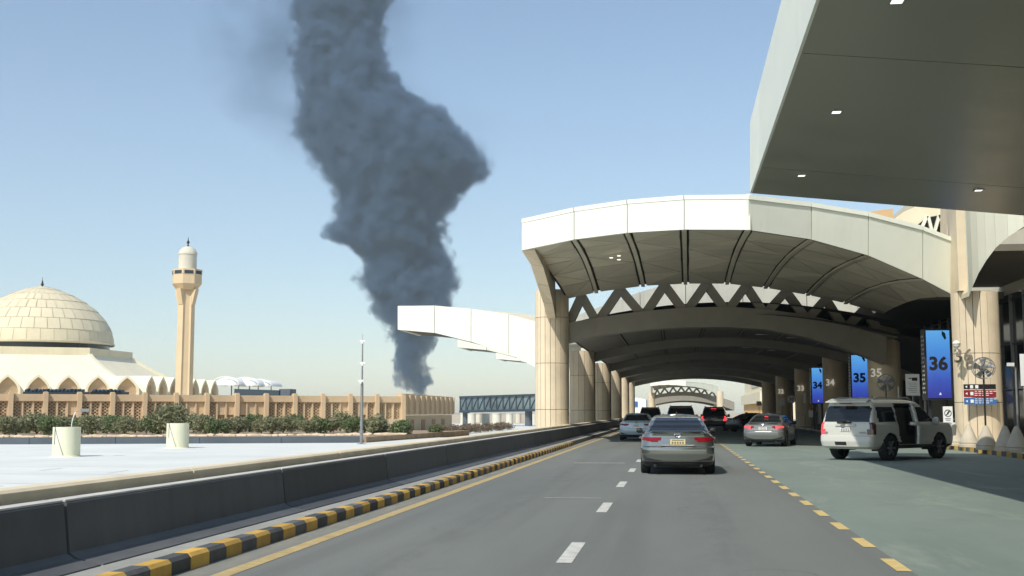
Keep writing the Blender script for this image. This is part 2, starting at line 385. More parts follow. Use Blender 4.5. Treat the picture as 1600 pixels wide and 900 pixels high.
M['screen'] = screen_mat()

# ================================================================== SETTING: ground, road, markings
b = MB(); b.add([(-6000, -300, -0.36), (6000, -300, -0.36), (6000, 12000, -0.36), (-6000, 12000, -0.36)], [(0, 1, 2, 3)])
struct(b.build('ground', M['sand']), 'pale desert ground reaching the horizon')
b = MB(); b.box((-1.21, 200, -0.15), (6.82, 440, 0.30)); struct(b.build('road', M['asphalt']), 'grey two-lane asphalt road')
b = MB(); b.box((6.65, 200, -0.152), (8.9, 440, 0.30)); struct(b.build('taxi_bay', M['green']), 'worn grey-green painted stopping bay beside the road')
def sheet(name, x0, x1, y0, y1, z, mat, lab=None, ragged=0.0):
    m = MB(); m.add([(x0, y0, z), (x1, y0, z), (x1, y1, z), (x0, y1, z)], [(0, 1, 2, 3)])
    o = m.build(name, mat); struct(o, lab); return o
sheet('edge_line', -4.26, -4.08, 2, 400, 0.004, M['yellow_paint'], 'faded yellow line along the left road edge')
k = 0
for i in range(30):                                   # lane dashes, two metres long every six
    y0 = 5.92 + i * 6.08
    sheet('lane_dash', -1.205, -1.045, y0, y0 + 1.9, 0.004, M['white_paint'])
for i in range(70):                                   # yellow dashes between the road and the stopping bay
    y0 = 5.75 + i * 2.02
    sheet('bay_dash', 2.06, 2.20, y0, y0 + 0.98, 0.005, M['edge_paint'])
# worn cross marks in the left lane and a bay outline in the green paving
sheet('worn_mark', -3.0, -1.5, 35.2, 35.75, 0.004, M['faint_paint']); sheet('worn_mark', -2.3, -1.3, 20.9, 21.1, 0.004, M['faint_paint'])
sheet('bay_outline', 5.2, 9.5, 11.28, 11.36, 0.003, M['faint_paint']); sheet('bay_outline', 4.63, 9.5, 11.74, 11.80, 0.003, M['faint_paint'])
sheet('bay_outline', 4.55, 4.63, 3, 11.8, 0.003, M['faint_paint'])
sheet('bay_outline', 7.6, 11.0, 24.4, 24.5, 0.003, M['faint_paint']); sheet('bay_outline', 7.9, 11.0, 30.9, 31.0, 0.003, M['faint_paint'])
b = MB(); b.slab([(-5.62, -5, -0.3), (-4.80, -5, -0.3), (-4.80, -5, 0.146), (-5.62, -5, 0.15)], (0, 400, 0))
struct(b.build('median', M['median']), 'narrow grey concrete strip behind the painted kerb')
b = MB(); b.box((14.2, 190, -0.07), (5.76, 400, 0.44)); struct(b.build('pavement', M['concrete']), 'raised concrete pavement in front of the terminal')
# flat white deck on the left and its dark low wall
dk = [(-5.95, -20), (-5.95, 84), (-16.8, 84), (-18.4, 68.7), (-36, 62.8), (-90, 54), (-90, -20)]
b = MB(); b.slab([(x, y, -0.33) for x, y in dk], (0, 0, 0.03)); struct(b.build('roof_deck', M['deck']), 'flat bluish white roof deck beside the road')
sheet('deck_dark_strip', -12.2, -8.8, 14.2, 16.6, -0.294, M['slate'])  # dark strip laid flat on the deck
for i in range(9):                                    # seams of the deck covering
    yy = 20 + i * 4.6
    b = MB(); b.add([(-80, yy - 6, -0.2965), (-6.1, yy, -0.2965), (-6.1, yy + 0.05, -0.2965), (-80, yy - 5.95, -0.2965)], [(0, 1, 2, 3)]); struct(b.build('deck_seam', M['lit_top_and_deck_line']))
for i in range(10):
    x = -9.5 - (i % 5) * 3.4 + random.uniform(-0.6, 0.6); y = 26 + (i // 5) * 8 + random.uniform(-0.8, 0.8)
    b = MB(); b.add([(x, y, -0.296), (x + 0.10, y, -0.296), (x - 0.05, y + 1.6, -0.296), (x - 0.15, y + 1.6, -0.296)], [(0, 1, 2, 3)])
    struct(b.build('deck_mark', M['lit_top_and_deck_line']))
bed = [(-16.8, 84), (-18.4, 68.7), (-36, 62.8), (-90, 54)]
t = thing('low_wall', 'low dark slate-coloured wall between the white deck and the shrubs', 'wall', (-36, 62.8, -0.3))
for (x0, y0), (x1, y1) in zip(bed[1:], bed[2:]):
    n = max(1, int(math.hypot(x1 - x0, y1 - y0) / 4.4))
    for i in range(n):
        p = Vector((x0 + (x1 - x0) * i / n, y0 + (y1 - y0) * i / n, -0.3)); q = Vector((x0 + (x1 - x0) * (i + 1) / n, y0 + (y1 - y0) * (i + 1) / n, -0.3))
        d = (q - p).normalized() * 0.012
        m = MB(); nn = Vector((-(q - p).y, (q - p).x, 0)).normalized() * -0.25
        m.slab([p + d, q - d, q - d + Vector((0, 0, 0.385)), p + d + Vector((0, 0, 0.385))], nn if nn.y > 0 else -nn)
        m.build('panel', M['slate'], t)
b = MB(); b.slab([(-16.5, 95, -0.34), (-18.2, 69.0, -0.34), (-36, 63.1, -0.34), (-90, 54.3, -0.34), (-90, 95, -0.34)], (0, 0, 0.37))
struct(b.build('planting_bed', M['bed']), 'brown earth bed planted with shrubs')

# ================================================================== left edge: kerb, barriers, coping
t = thing('painted_kerb', 'black and yellow painted kerb along the left road edge', 'kerb', (-4.74, 10, 0))
kb = MB(); kb.add([(-0.055, -0.222, -0.1), (0.12, -0.222, -0.1), (0.12, 0.222, -0.1), (-0.055, 0.222, -0.1),
                   (-0.055, -0.222, 0.152), (0.085, -0.222, 0.152), (0.085, 0.222, 0.152), (-0.055, 0.222, 0.152),
                   (0.118, -0.222, 0.118), (0.118, 0.222, 0.118)],
                  [(0, 3, 2, 1), (4, 5, 6, 7), (5, 8, 9, 6), (8, 1, 2, 9), (0, 1, 8, 5, 4), (2, 3, 7, 6, 9), (3, 0, 4, 7)])
kme = {c: kb.mesh('kerb_block') for c in ('kerb_yellow', 'kerb_black')}
for c, me in kme.items(): me.materials.append(M[c])
for i in range(108):
    c = 'kerb_yellow' if i % 2 else 'kerb_black'
    inst('kerb_block', kme[c], t, (random.uniform(-0.004, 0.004), 5.4 + i * 0.452 - 10, random.uniform(-0.006, 0.004)), (0, 0, random.uniform(-0.006, 0.006)))
bprof = [(-5.05, 0.140), (-5.05, 0.160), (-5.30, 0.205), (-5.37, 0.25), (-5.42, 0.685), (-5.44, 0.705), (-5.60, 0.705), (-5.62, 0.685), (-5.62, 0.14)]
bm_ = MB(); bm_.slab([(x + 5.05, 0.025, z) for x, z in bprof], (0, 5.90, 0)); bme = bm_.mesh('body'); bme.materials.append(M['barrier'])
cm = MB(); cm.slab([(-0.385, 0.025, 0.702), (-0.385, 0.025, 0.718), (-0.555, 0.025, 0.718), (-0.555, 0.025, 0.702)], (0, 5.90, 0)); cme = cm.mesh('cap'); cme.materials.append(M['lit_top_and_deck_line'])  # pale strip added on top, sunlight on the barrier painted as colour
for i in range(26):
    y = 4.15 + i * 5.95
    lab = ORD[i] + ' dark grey concrete barrier unit from the near end of the row'
    o = thing('concrete_barrier', lab, 'barrier', (-5.05, y, 0), 0, 'barrier units along the left road edge')
    inst('body', bme, o); inst('cap', cme, o)
t = thing('parapet', 'low beige stone parapet with coping behind the dark barriers', 'parapet', (-5.85, 4, -0.3))
y = 1.0; i = 0
while y < 176:
    ln = (5.6, 7.1, 6.3, 8.2)[i % 4]
    m = MB(); m.slab([(-5.70, y + 0.015, -0.3), (-5.73, y + 0.015, 0.80), (-5.77, y + 0.015, 0.825), (-5.98, y + 0.015, 0.825), (-5.98, y + 0.015, -0.3)], (0, ln - 0.03, 0))
    m.build('coping_stone', M['coping'], t); y += ln; i += 1

# ================================================================== columns
def clad_column(label, x, y, z0, z1, r, nseg, joints, detail=True, bays=None, mat='beige_stone'):
    t = thing('column', label, 'column', (x, y, z0), 0, 'columns carrying the canopies')
    m = MB(); m.cyl((x, y, z0), (x, y, z1), r - 0.045, n=24, caps=True); m.build('core', M['joint'], t)
    zs = [z0] + joints + [z1]
    if not detail:
        m = MB(); m.cyl((x, y, z0), (x, y, z1), r, n=28); m.build('cladding', M[mat], t, smooth=40)
        return t
    for za, zb in zip(zs, zs[1:]):
        for k in range(nseg):
            a0 = (k + 0.0) * 2 * math.pi / nseg; a1 = a0 + 2 * math.pi / nseg; g = 0.012 / r
            arc = [a0 + g + (a1 - a0 - 2 * g) * j / 3 for j in range(4)]
            m = MB()
            m.grid([[Vector((x + rr * math.cos(a), y + rr * math.sin(a), z)) for a in arc] for rr, z in ((r - 0.05, za + 0.012), (r, za + 0.012), (r, zb - 0.012), (r - 0.05, zb - 0.012))])
            for j in (0, 3):
                a = arc[j]; m.add([(x + rr * math.cos(a), y + rr * math.sin(a), z) for rr, z in ((r - 0.05, za + 0.012), (r, za + 0.012), (r, zb - 0.012), (r - 0.05, zb - 0.012))], [(0, 1, 2, 3)])
            m.build('cladding_panel', M[mat], t, smooth=50)
    return t
XL, XR, Y36 = -6.78, 12.42, 51.3
for i in range(6):
    yy = 66 + 22 * i
    clad_column('%s round beige column from the near end in the left row by the parapet' % ORD[i], XL, yy, -0.3, 8.3 if i == 0 else 6.0, 0.95, 20 if i == 0 else 14,
                [1.65, 4.2, 6.75] if i == 0 else [1.65, 4.2], detail=i < 3)
col36 = clad_column('round beige column with number 36 in a patch of sunlight beside the concrete cones', XR, Y36, 0.15, 6.45, 0.93, 20, [1.9, 3.9], True)
for i in range(1, 6):
    clad_column('round column numbered %d in the shade of the right row' % (36 - i), XR, Y36 + 22 * i, 0.15, 6.6, 0.95, 14, [2.4], False)

# ================================================================== first canopy over the road
FB = [at(815, 391, 53.0), at(897, 374, 51.6), at(980, 363.5, 50.2), at(1069, 358.5, 48.7), at(1169, 359, 47.2),
      at(1268, 374, 48.8), at(1357, 399, 50.1), at(1442, 436, 51.4), at(1499, 466, 52.2)]
FT = [at(815, 344, 53.0), at(897, 326, 51.6), at(980, 314, 50.2), at(1069, 307, 48.7), at(1169, 306, 47.2),
      at(1268, 318, 48.48), at(1357, 333, 49.70), at(1442, 355, 50.9), at(1499, 377, 51.65)]
FT4R = at(1169, 306, 46.9)
BT = [at(884, 468, 66.0), at(932, 457, 66.6), at(1005, 447, 67.2), at(1071, 443.5, 67.8), at(1136, 443.5, 68.4),
      at(1196, 450, 69.0), at(1262, 461, 69.6), at(1321, 474, 70.2), at(1385, 492, 70.8)]
BS = [at(884, 505, 66.0), at(932, 496, 66.6), at(1005, 486, 67.2), at(1071, 480.5, 67.8), at(1136, 479, 68.4),
      at(1196, 483, 69.0), at(1262, 492, 69.6), at(1321, 506, 70.2), at(1385, 526, 70.8)]
BB = [at(884, 536, 66.0), at(932, 524, 66.6), at(1005, 515, 67.2), at(1071, 511, 67.8), at(1136, 510.5, 68.4),
      at(1196, 514, 69.0), at(1262, 527, 69.6), at(1321, 545, 70.2), at(1385, 569, 70.8)]
def shrink(q, d):
    c = sum(q, Vector()) / len(q); return [p + (c - p).normalized() * min(d, (c - p).length * 0.5) for p in q]
def lerp(a, b, t): return a + (b - a) * t
def canopy(label, cat_group=None, extras=True, dy=0.0):
    t = thing('arched_canopy', label, 'canopy', (2.8, 58 + dy, 0), 0, cat_group)
    o3 = Vector((0, dy, 0))
    for i in range(8):                                # white fascia panels
        a, b_, c, d = FB[i] + o3, FB[i + 1] + o3, FT[i + 1] + o3, (FT4R if i == 4 else FT[i]) + o3
        n = (b_ - a).cross(d - a).normalized()
        if n.y > 0: n = -n
        g = (b_ - a).normalized() * 0.022
        m = MB(); m.curved([a + g, b_ - g, c - g, d + g], -n * 0.16); m.build('fascia_panel', M['white_panel'], t, smooth=30)
        m = MB(); e = Vector((0, 0, 0.10)); m.slab([d + g + n * 0.03 - e * 1.3, c - g + n * 0.03 - e * 1.3, c - g + n * 0.03 + e * 0.5, d + g + n * 0.03 + e * 0.5], -n * 0.24)
        m.build('fascia_trim', M['white_panel'], t)
    m = MB()
    for i in range(8):
        a, b_, c, d = FB[i] + o3, FB[i + 1] + o3, FT[i + 1] + o3, FT[i] + o3
        m.slab([a, b_, c, d], (0, 0.02, 0)); 
    for v in range(len(m.v)): m.v[v] = m.v[v] + Vector((0, 0.13, 0))
    m.build('fascia_backing', M['joint'], t)
    m = MB(); m.bar(FB[4] + o3 + Vector((0, -0.03, -0.02)), FT[4] + o3 + Vector((0, -0.03, 0.06)), 0.16, 0.14, (0, 1, 0)); m.build('corner_post', M['white_panel'], t)
    NV = 5
    S = [[lerp(FB[i], BT[i], v / NV) + o3 + Vector((0, 0.18 * (1 - v / NV), 0.34 * math.sin(math.pi * v / NV))) for i in range(9)] for v in range(NV + 1)]
    m = MB(); m.grid([[p + Vector((0, 0, 0.10)) for p in r] for r in S]); m.grid([[FT[i] + o3 + Vector((0, .2, 0)) for i in range(9)], [BT[i] + o3 + Vector((0, 0, 1.1)) for i in range(9)]])
    m.grid([[BT[i] + o3 + Vector((0, 0.02, 0.1)) for i in range(9)], [BT[i] + o3 + Vector((0, 0, 1.1)) for i in range(9)]])
    m.grid([[S[v][8] + Vector((0, 0, .1)) for v in range(NV + 1)], [lerp(FT[8], BT[8] + Vector((0, 0, 1.1)), v / NV) + o3 for v in range(NV + 1)]])
    m.build('roof_shell', M['soffit_gap'], t, fixn=False)
    for i in range(8):                                # soffit triangles between the ribs
        for v in range(NV):
            ta, tb = 0.07, 0.93
            a, b_ = lerp(S[v][i], S[v][i + 1], ta), lerp(S[v][i], S[v][i + 1], tb)
            d, c = lerp(S[v + 1][i], S[v + 1][i + 1], ta), lerp(S[v + 1][i], S[v + 1][i + 1], tb)
            for tri in (((a, b_, c), (a, c, d)) if (v + i) % 2 else ((a, b_, d), (b_, c, d))):
                m = MB(); m.slab(shrink(list(tri), 0.085), (0, 0, 0.06)); m.build('soffit_panel', M['soffit'], t)
    for i in range(1, 9 if not extras else 8):        # ribs
        m = MB(); w = 0.10
        for v in range(NV):
            p, q = S[v][i], S[v + 1][i]
            m.bar(p + Vector((0, 0, 0.0)), q + Vector((0, 0, 0.0)), 0.20, 0.10)
        m.build('rib', M['soffit'], t)
    # edge beam sweeping down to the first column
    lo = [(815, 391), (829, 413), (839, 443), (849, 474), (855, 498)]; li = [(836, 391.5), (848.6, 417), (857.5, 447), (864, 474), (868, 498)]
    ys = [53.0, 56.4, 59.6, 62.6, 65.0]
    m = MB(); rows = []
    for (a, b_, yy) in zip(lo, li, ys):
        p, q = at(*a, yy) + o3, at(*b_, yy) + o3
        topz = 9.9 if extras else 9.9
        rows.append([p, q, Vector((q.x, q.y, max(topz, q.z + 0.3))), Vector((p.x, p.y, max(topz, p.z + 0.3)))])
    for ra, rb in zip(rows, rows[1:]):
        e = MB(); g = 0.03
        ra2 = [lerp(x, y_, 0.012) for x, y_ in zip(ra, rb)]; rb2 = [lerp(y_, x, 0.012) for x, y_ in zip(ra, rb)]
        e.grid([ra2, rb2], closed=True); e.add(ra2, [(0, 1, 2, 3)]); e.add(rb2, [(3, 2, 1, 0)])
        e.build('edge_beam_panel', M['beige_stone'], t)
    # clerestory: arched beam, slanted struts
    m = MB()
    for i in range(8):
        q = [BB[i] + o3, BB[i + 1] + o3, BS[i + 1] + o3, BS[i] + o3]; m.slab(q, (0, 1.3, 0))
    m.build('arch_beam', M['beam'], t)
    for i in range(8):
        top = lerp(BT[i], BT[i + 1], 0.5) + o3 + Vector((0, 0.5, 0.05))
        for foot in (lerp(BS[i], BS[i + 1], 0.04), lerp(BS[i], BS[i + 1], 0.96)):
            m = MB(); m.bar(foot + o3 + Vector((0, 0.5, -0.15)), top, 0.50, 0.55, (0, 1, 0)); m.build('strut', M['beam'], t)
    return t
first = canopy('large white arched canopy spanning the road, nearest of the arches')
S_lights = [(955, 403), (967, 400), (967, 406), (1201, 380), (1224, 379), (1223, 383)]
for lx, ly in S_lights:
    v = (ly - 368) / 85.0
    yy = 50.5 + 16 * max(0.12, v) * 1.0
    p = at(lx, ly, yy)
    m = MB(); m.cyl(p + Vector((0, 0, -0.01)), p + Vector((0, 0, 0.02)), 0.09, n=12); m.build('downlight', M['lamp_lit'], first)

# ================================================================== low vaults beyond the first arch
def zv(x, dz=0.0): return 7.05 - (x - 3.0) ** 2 * 0.0138 + dz
t = thing('vaulted_roof', 'long low vaulted roof over the road making a dark tunnel', 'roof', (2.8, 122, 0))
xs = [-6.3 + i * (17.6 + 6.3) / 16 for i in range(17)]
m = MB()
m.grid([[Vector((x, y, zv(x) + 0.08)) for x in xs] for y in (68.8, 90, 112, 134, 156, 179)])
m.grid([[Vector((x, y, zv(x) + 0.75)) for x in xs] for y in (68.8, 179)])
m.grid([[Vector((x, 179, zv(x) + z)) for x in xs] for z in (0.08, 0.75)])
m.grid([[Vector((-6.3, y, zv(-6.3) + z)) for y in (68.8, 179)] for z in (0.08, 0.75)])
m.build('roof_shell', M['soffit_gap'], t, fixn=False)
for b_i, (ya, yb) in enumerate(((70.2, 89.4), (90.8, 111.4), (112.8, 133.4), (134.8, 155.4), (156.8, 177.6))):
    m = None
    nx = 7
    for i in range(nx):
        xa, xb = -6.2 + i * 2.72 + 0.13, -6.2 + (i + 1) * 2.72 - 0.13
        nv = 6 if b_i < 2 else 3
        for v in range(nv):
            p0, p1 = ya + (yb - ya) * v / nv + 0.04, ya + (yb - ya) * (v + 1) / nv - 0.04
            e = MB(); e.slab([(xa, p0, zv(xa)), (xb, p0, zv(xb)), (xb, p1, zv(xb)), (xa, p1, zv(xa))], (0, 0, 0.05)); e.build('soffit_panel', M['shaded_vault_soffit'], t)
        if i:
            xm = -6.2 + i * 2.72
            e = MB(); e.bar((xm, ya, zv(xm) - 0.01), (xm, yb, zv(xm) - 0.01), 0.11, 0.10); e.build('rib', M['shaded_vault_soffit'], t)
for yb in (90, 112, 134, 156, 178.4):
    m = MB()
    for xa, xb in zip(xs, xs[1:]):
        m.slab([(xa, yb - 0.6, zv(xa, -0.62)), (xb, yb - 0.6, zv(xb, -0.62)), (xb, yb - 0.6, zv(xb, 0.06)), (xa, yb - 0.6, zv(xa, 0.06))], (0, 1.2, 0))
    m.build('arch_beam', M['beam'], t)
for yb in (74, 79, 84, 95, 101, 117, 123, 139):       # dim strip lamps between the panels on the right of the vault
    for xx in (6.1, 8.2):
        e = MB(); e.box((xx, yb, zv(xx) - 0.03), (0.9, 0.12, 0.05)); e.build('strip_lamp', M['globe'], t)
# white shell seen through the clerestory, above the low vault
t = thing('upper_roof_shell', 'pale roof shell seen through the slanted clerestory struts', 'roof', (3, 97, 7.5))
top = [at(870, 506, 96), at(897, 494, 96), at(925, 484, 96), at(953, 474, 96), at(1000, 456, 96), at(1071, 436, 96), at(1160, 430, 96), at(1260, 440, 96), at(1340, 462, 96), at(1420, 492, 96)]
m = MB()
for p, q in zip(top, top[1:]):
    e = MB(); d = (q - p) * 0.006
    e.slab([Vector((p.x, 96, 7.0)) + d, Vector((q.x, 96, 7.0)) - d, q - d, p + d], (0, 6, 0)); e.build('fascia_panel', M['shell_far'], t)

# ================================================================== near canopy overhead on the right
E = 38.0
A = at(1172, 302, E); Bc = at(1600, 337, E); A2 = at(1172, 190, E)
sl = (Bc.z - A.z) / (Bc.x - A.x)
def zn(x): return A.z + (x - A.x) * sl
t = thing('entrance_canopy', 'broad flat canopy with glossy dark soffit overhead at the top right', 'canopy', (9, 20, zn(9)))
ysm = [E, 33.9, 23.0, 12.0, 1.0, -8.0]; xsm = [A.x + 0.06, 19.0]
for y1, y0 in zip(ysm, ysm[1:]):
    for xa, xb in zip(xsm, xsm[1:]):
        m = MB(); m.slab([(xa, y0 + 0.02, zn(xa)), (xb, y0 + 0.02, zn(xb)), (xb, y1 - 0.02, zn(xb)), (xa, y1 - 0.02, zn(xa))], (0, 0, 0.10)); m.build('soffit_panel', M['gloss_soffit'], t)
    m = MB(); xt = A2.x
    m.slab([(A.x, y0 + 0.008, A.z), (A.x, y1 - 0.008, A.z), (xt, y1 - 0.008, A2.z), (xt, y0 + 0.008, A2.z)], (0.28, 0, 0.0)); m.build('fascia_panel', M['white_panel'], t)
m = MB(); m.slab([(A.x + 0.3, -8, zn(A.x + .3) + 0.11), (19.0, -8, zn(19) + 0.11), (19.0, -8, zn(19) + 0.5), (A.x + .3, -8, zn(A.x + .3) + 0.5)], (0, E + 8 - 0.01, 0)); m.build('roof_slab', M['white_panel'], t)
for lx, ly in ((1402, 0), (1307, 174), (1252.5, 273.5), (1529, 296.5)):
    d = FWD + RGT * ((lx - CX) / F) + UPV * ((CY - ly) / F)
    s = (A.z - sl * A.x - H) / (d.z - sl * d.x); p = Vector((d.x * s, d.y * s, H + d.z * s))
    m = MB(); m.box(p + Vector((0, 0, -0.012)), (0.19, 0.24, 0.02)); o = m.build('downlight', M['lamp_lit'], t)
    m = MB()
    for dx, dy, w, h in ((-0.115, 0, 0.03, 0.3), (0.115, 0, 0.03, 0.3), (0, -0.14, 0.2, 0.03), (0, 0.14, 0.2, 0.03)): m.box(p + Vector((dx, dy, -0.012)), (w, h, 0.03))
    m.build('trim', M['grey_metal'], o)

# ================================================================== pier and arch between column 36 and the terminal
t = thing('pier_arch', 'pale arch and pier on top of the column beside the terminal glass', 'arch', (XR, Y36, 6.3))
m = MB(); pz0, pz1 = 6.46, 12.2
px0, px1 = at(1497, 420, 50.4).x, at(1514, 420, 50.4).x
m.box(((px0 + px1) / 2, 51.2, (pz0 + pz1) / 2), (px1 - px0, 1.6, pz1 - pz0)); m.build('pier', M['beige_stone'], t)
arc = [(1514, 463), (1520, 447), (1529, 427), (1541, 407), (1556, 387), (1575, 370), (1600, 354), (1640, 337), (1700, 325)]
pa = [at(x, y, 49.3 + 0.30 * i) for i, (x, y) in enumerate(arc)]
for i, (p, q) in enumerate(zip(pa, pa[1:])):
    g = (q - p) * 0.008
    m = MB(); m.slab([p + g, q - g, Vector((q.x, q.y, 12.2)) - g, Vector((p.x, p.y, 12.2)) + g], (0, 0.14, 0)); m.build('fascia_panel', M['white_panel'], t)
    m = MB(); d = Vector((0, 2.2, 0)); e0 = Vector((0, 0.15, 0)); m.slab([p + e0 + g, q + e0 - g, q + d - g, p + d + g], (0, 0, 0.18)); m.build('soffit_panel', M['beige_stone'], t)

# ================================================================== terminal: glass front, upper wall
t = thing('terminal_building', 'terminal with dark glazed front and cream upper walls on the right', 'building', (18, 60, 0.15))
m = MB(); m.box((18.4, 95, 4.0), (0.2, 178, 7.9)); m.build('glass_front', M['facade_glass'], t)
for i in range(60):
    yy = 30 + i * 2.5
    m = MB(); m.box((18.22, yy, 4.0), (0.16, 0.07, 7.8)); m.build('mullion', M['grey_metal'], t)
for zz in (2.7, 5.2, 7.6):
    m = MB(); m.box((18.25, 95, zz), (0.10, 176, 0.09)); m.build('transom', M['dark_metal'], t)
m = MB(); m.box((20.5, 95, 13), (4.0, 178, 10)); m.build('wall', M['cream'], t)
m = MB(); m.box((15.5, 125, 8.0), (5.6, 112, 0.4)); m.build('ceiling', M['shaded_vault_soffit'], t)
m = MB(); m.box((15.5, 62.4, 8.75), (6.0, 16, 0.3)); m.build('ceiling', M['shaded_vault_soffit'], t)
for yy in (82, 100, 122, 146):                       # dim piers between the doors
    m = MB(); m.box((17.6, yy, 3.2), (0.9, 3.6, 6.1)); m.build('door_bay', M['beam'], t)
w = [at(1396, 420, 82), at(1396, 343, 82), at(1412, 331, 82), at(1432, 322, 82), at(1470, 312, 82), at(1560, 305, 82), at(1640, 305, 82), at(1640, 420, 82)]
m = MB(); m.slab(w, (0, 3, 0)); m.build('gable_wall', M['cream'], t)
w = [at(1357, 348, 90), at(1358, 331, 90), at(1380, 327.5, 90), at(1396, 326, 90), at(1396, 348, 90)]
m = MB(); m.slab(w, (0, 4, 0)); m.build('roof_block', M['sandstone'], t)
w = [at(1432, 372, 81.9), at(1433, 352, 81.9), at(1447, 340, 81.9), at(1477, 335, 81.9), at(1479, 372, 81.9)]
m = MB(); m.slab(w, (0, -0.06, 0)); gl = m.build('clerestory', M['facade_glass'], t)
for a, b_ in (((1434, 370), (1449, 336)), ((1450, 338), (1458, 370)), ((1458, 370), (1468, 334)), ((1468, 336), (1478, 370))):
    m = MB(); m.bar(at(*a, 81.7), at(*b_, 81.7), 0.2, 0.25, (0, 1, 0)); m.build('strut', M['white_panel'], gl)
m = MB(); m.slab([at(1480, 420, 78), at(1480, 318, 78), at(1502, 318, 78), at(1502, 420, 78)], (0, 2, 0)); m.build('pilaster', M['beige_stone'], t)

# ================================================================== cantilever canopies over the lower road on the left
tp = [(621, 478), (679, 477.5), (736, 482.5), (795, 491), (850, 506), (866, 511)]
bt = [(621, 515), (679, 520), (736, 534), (795, 552), (850, 581), (866, 590)]
labs = ['white curved cantilever canopy in front of the smoke, left of the first column', 'second white cantilever canopy, just showing below the first one',
        'farthest white cantilever canopy, a sliver beside the first column']
for k in range(3):
    Y0 = 77.0; dy = Vector((0, 22.0 * k, 0))
    t = thing('cantilever_canopy', labs[k], 'canopy', (-10, Y0 + 22 * k, 0), 0, 'cantilever canopies left of the road')
    T_ = [at(x, y, Y0) + dy for x, y in tp]; B_ = [at(x, y, Y0) + dy for x, y in bt]
    for i in range(5):
        g = (T_[i + 1] - T_[i]) * 0.008
        m = MB(); m.slab([B_[i] + g, B_[i + 1] - g, T_[i + 1] - g, T_[i] + g], (0, 0.2, 0)); m.build('fascia_panel', M['white_panel'], t)
        m = MB(); m.slab([B_[i] + g + Vector((0.02 if i else 0.25, 0.21, 0.05)), B_[i + 1] - g + Vector((0, .21, .05)), B_[i + 1] - g + Vector((0, 6.5, 0.05)), B_[i] + g + Vector((0.02 if i else 0.25, 6.5, 0.05))], (0, 0, 0.12)); m.build('soffit_panel', M['shaded_soffit'], t)
        lift = [0, 0.0, 0.25, 0.65, 0.9, 1.0]
        m = MB(); m.slab([T_[i] + g + Vector((0, .21, -0.1)), T_[i + 1] - g + Vector((0, .21, -0.1)), T_[i + 1] - g + Vector((0, 9, lift[i + 1])), T_[i] + g + Vector((0, 9, lift[i]))], (0, 0, 0.1)); m.build('roof_panel', M['cream'], t)
    m = MB(); m.slab([B_[0] + Vector((0, .2, 0)), T_[0] + Vector((0, .2, 0)), T_[0] + Vector((0, 6.5, 0)), B_[0] + Vector((0, 6.5, 0))], (0.2, 0, 0)); m.build('end_panel', M['white_panel'], t)

# ================================================================== places beyond the tunnel
far = copy_tree(first); far.location = (far.location.x, far.location.y + 285, far.location.z)
for o in list(far.children):
    if o.name.startswith('downlight'): bpy.data.objects.remove(o)
tag(far, 'distant white arched canopy framed by the bright end of the tunnel', 'canopy')
for s, lab in ((XL, 'far beige column under the left end of the distant canopy'), (XR, 'far beige column under the right end of the distant canopy')):
    clad_column(lab, s, 351 if s < 0 else 335, -0.3, 7.2, 0.95, 14, [], False)
t = thing('low_vault', 'second distant arch behind the far canopy', 'arch', (2.8, 366, 0))
m = MB()
for xa, xb in zip(xs, xs[1:]):
    m.slab([(xa, 362, zv(xa, -2.1)), (xb, 362, zv(xb, -2.1)), (xb, 362, zv(xb, 0.4)), (xa, 362, zv(xa, 0.4))], (0, 60, 0))
m.build('vault', M['beam'], t)
m = MB()
for x in (-6.6, 12.4): m.box((x, 364, 2.4), (1.6, 2.0, 5.2))
m.build('piers', M['beige_stone'], t)
t = thing('terminal_wing', 'cream wing with a deep parapet and row of fins beyond the tunnel', 'building', (20, 230, 0))
m = MB(); m.box((24, 232, 6.4), (18, 60, 12)); m.build('wall', M['cream'], t)
m = MB(); m.box((14.6, 232, 4.0), (1.0, 58, 1.9)); m.build('parapet', M['cream'], t)
for i in range(16):
    m = MB(); m.box((14.9, 204 + i * 3.6, 1.6), (0.7, 1.3, 2.9)); m.build('fin', M['sandstone'], t)
m = MB(); m.box((14.94, 205, 6.6), (0.1, 5, 2.4)); m.build('window', M['facade_glass'], t)
m = MB(); m.box((14.94, 228, 6.9), (0.1, 20, 1.6)); m.build('window', M['facade_glass'], t)
m = MB(); m.box((24, 201.9, 6.2), (9, 0.2, 3.2)); m.build('window', M['facade_glass'], t)
t = thing('white_building', 'small white gabled building with a blue sign beyond the tunnel, left of the road', 'building', (-14, 270, 0))
m = MB(); m.slab([(-22, 270, 0), (-6.5, 270, 0), (-6.5, 270, 4.4), (-14, 270, 5.6), (-22, 270, 4.4)], (0, 14, 0)); m.build('wall', M['tent'], t)
m = MB(); m.box((-9.0, 269.9, 3.3), (1.3, 0.15, 1.2)); m.build('sign', M['sign_blue'], t)

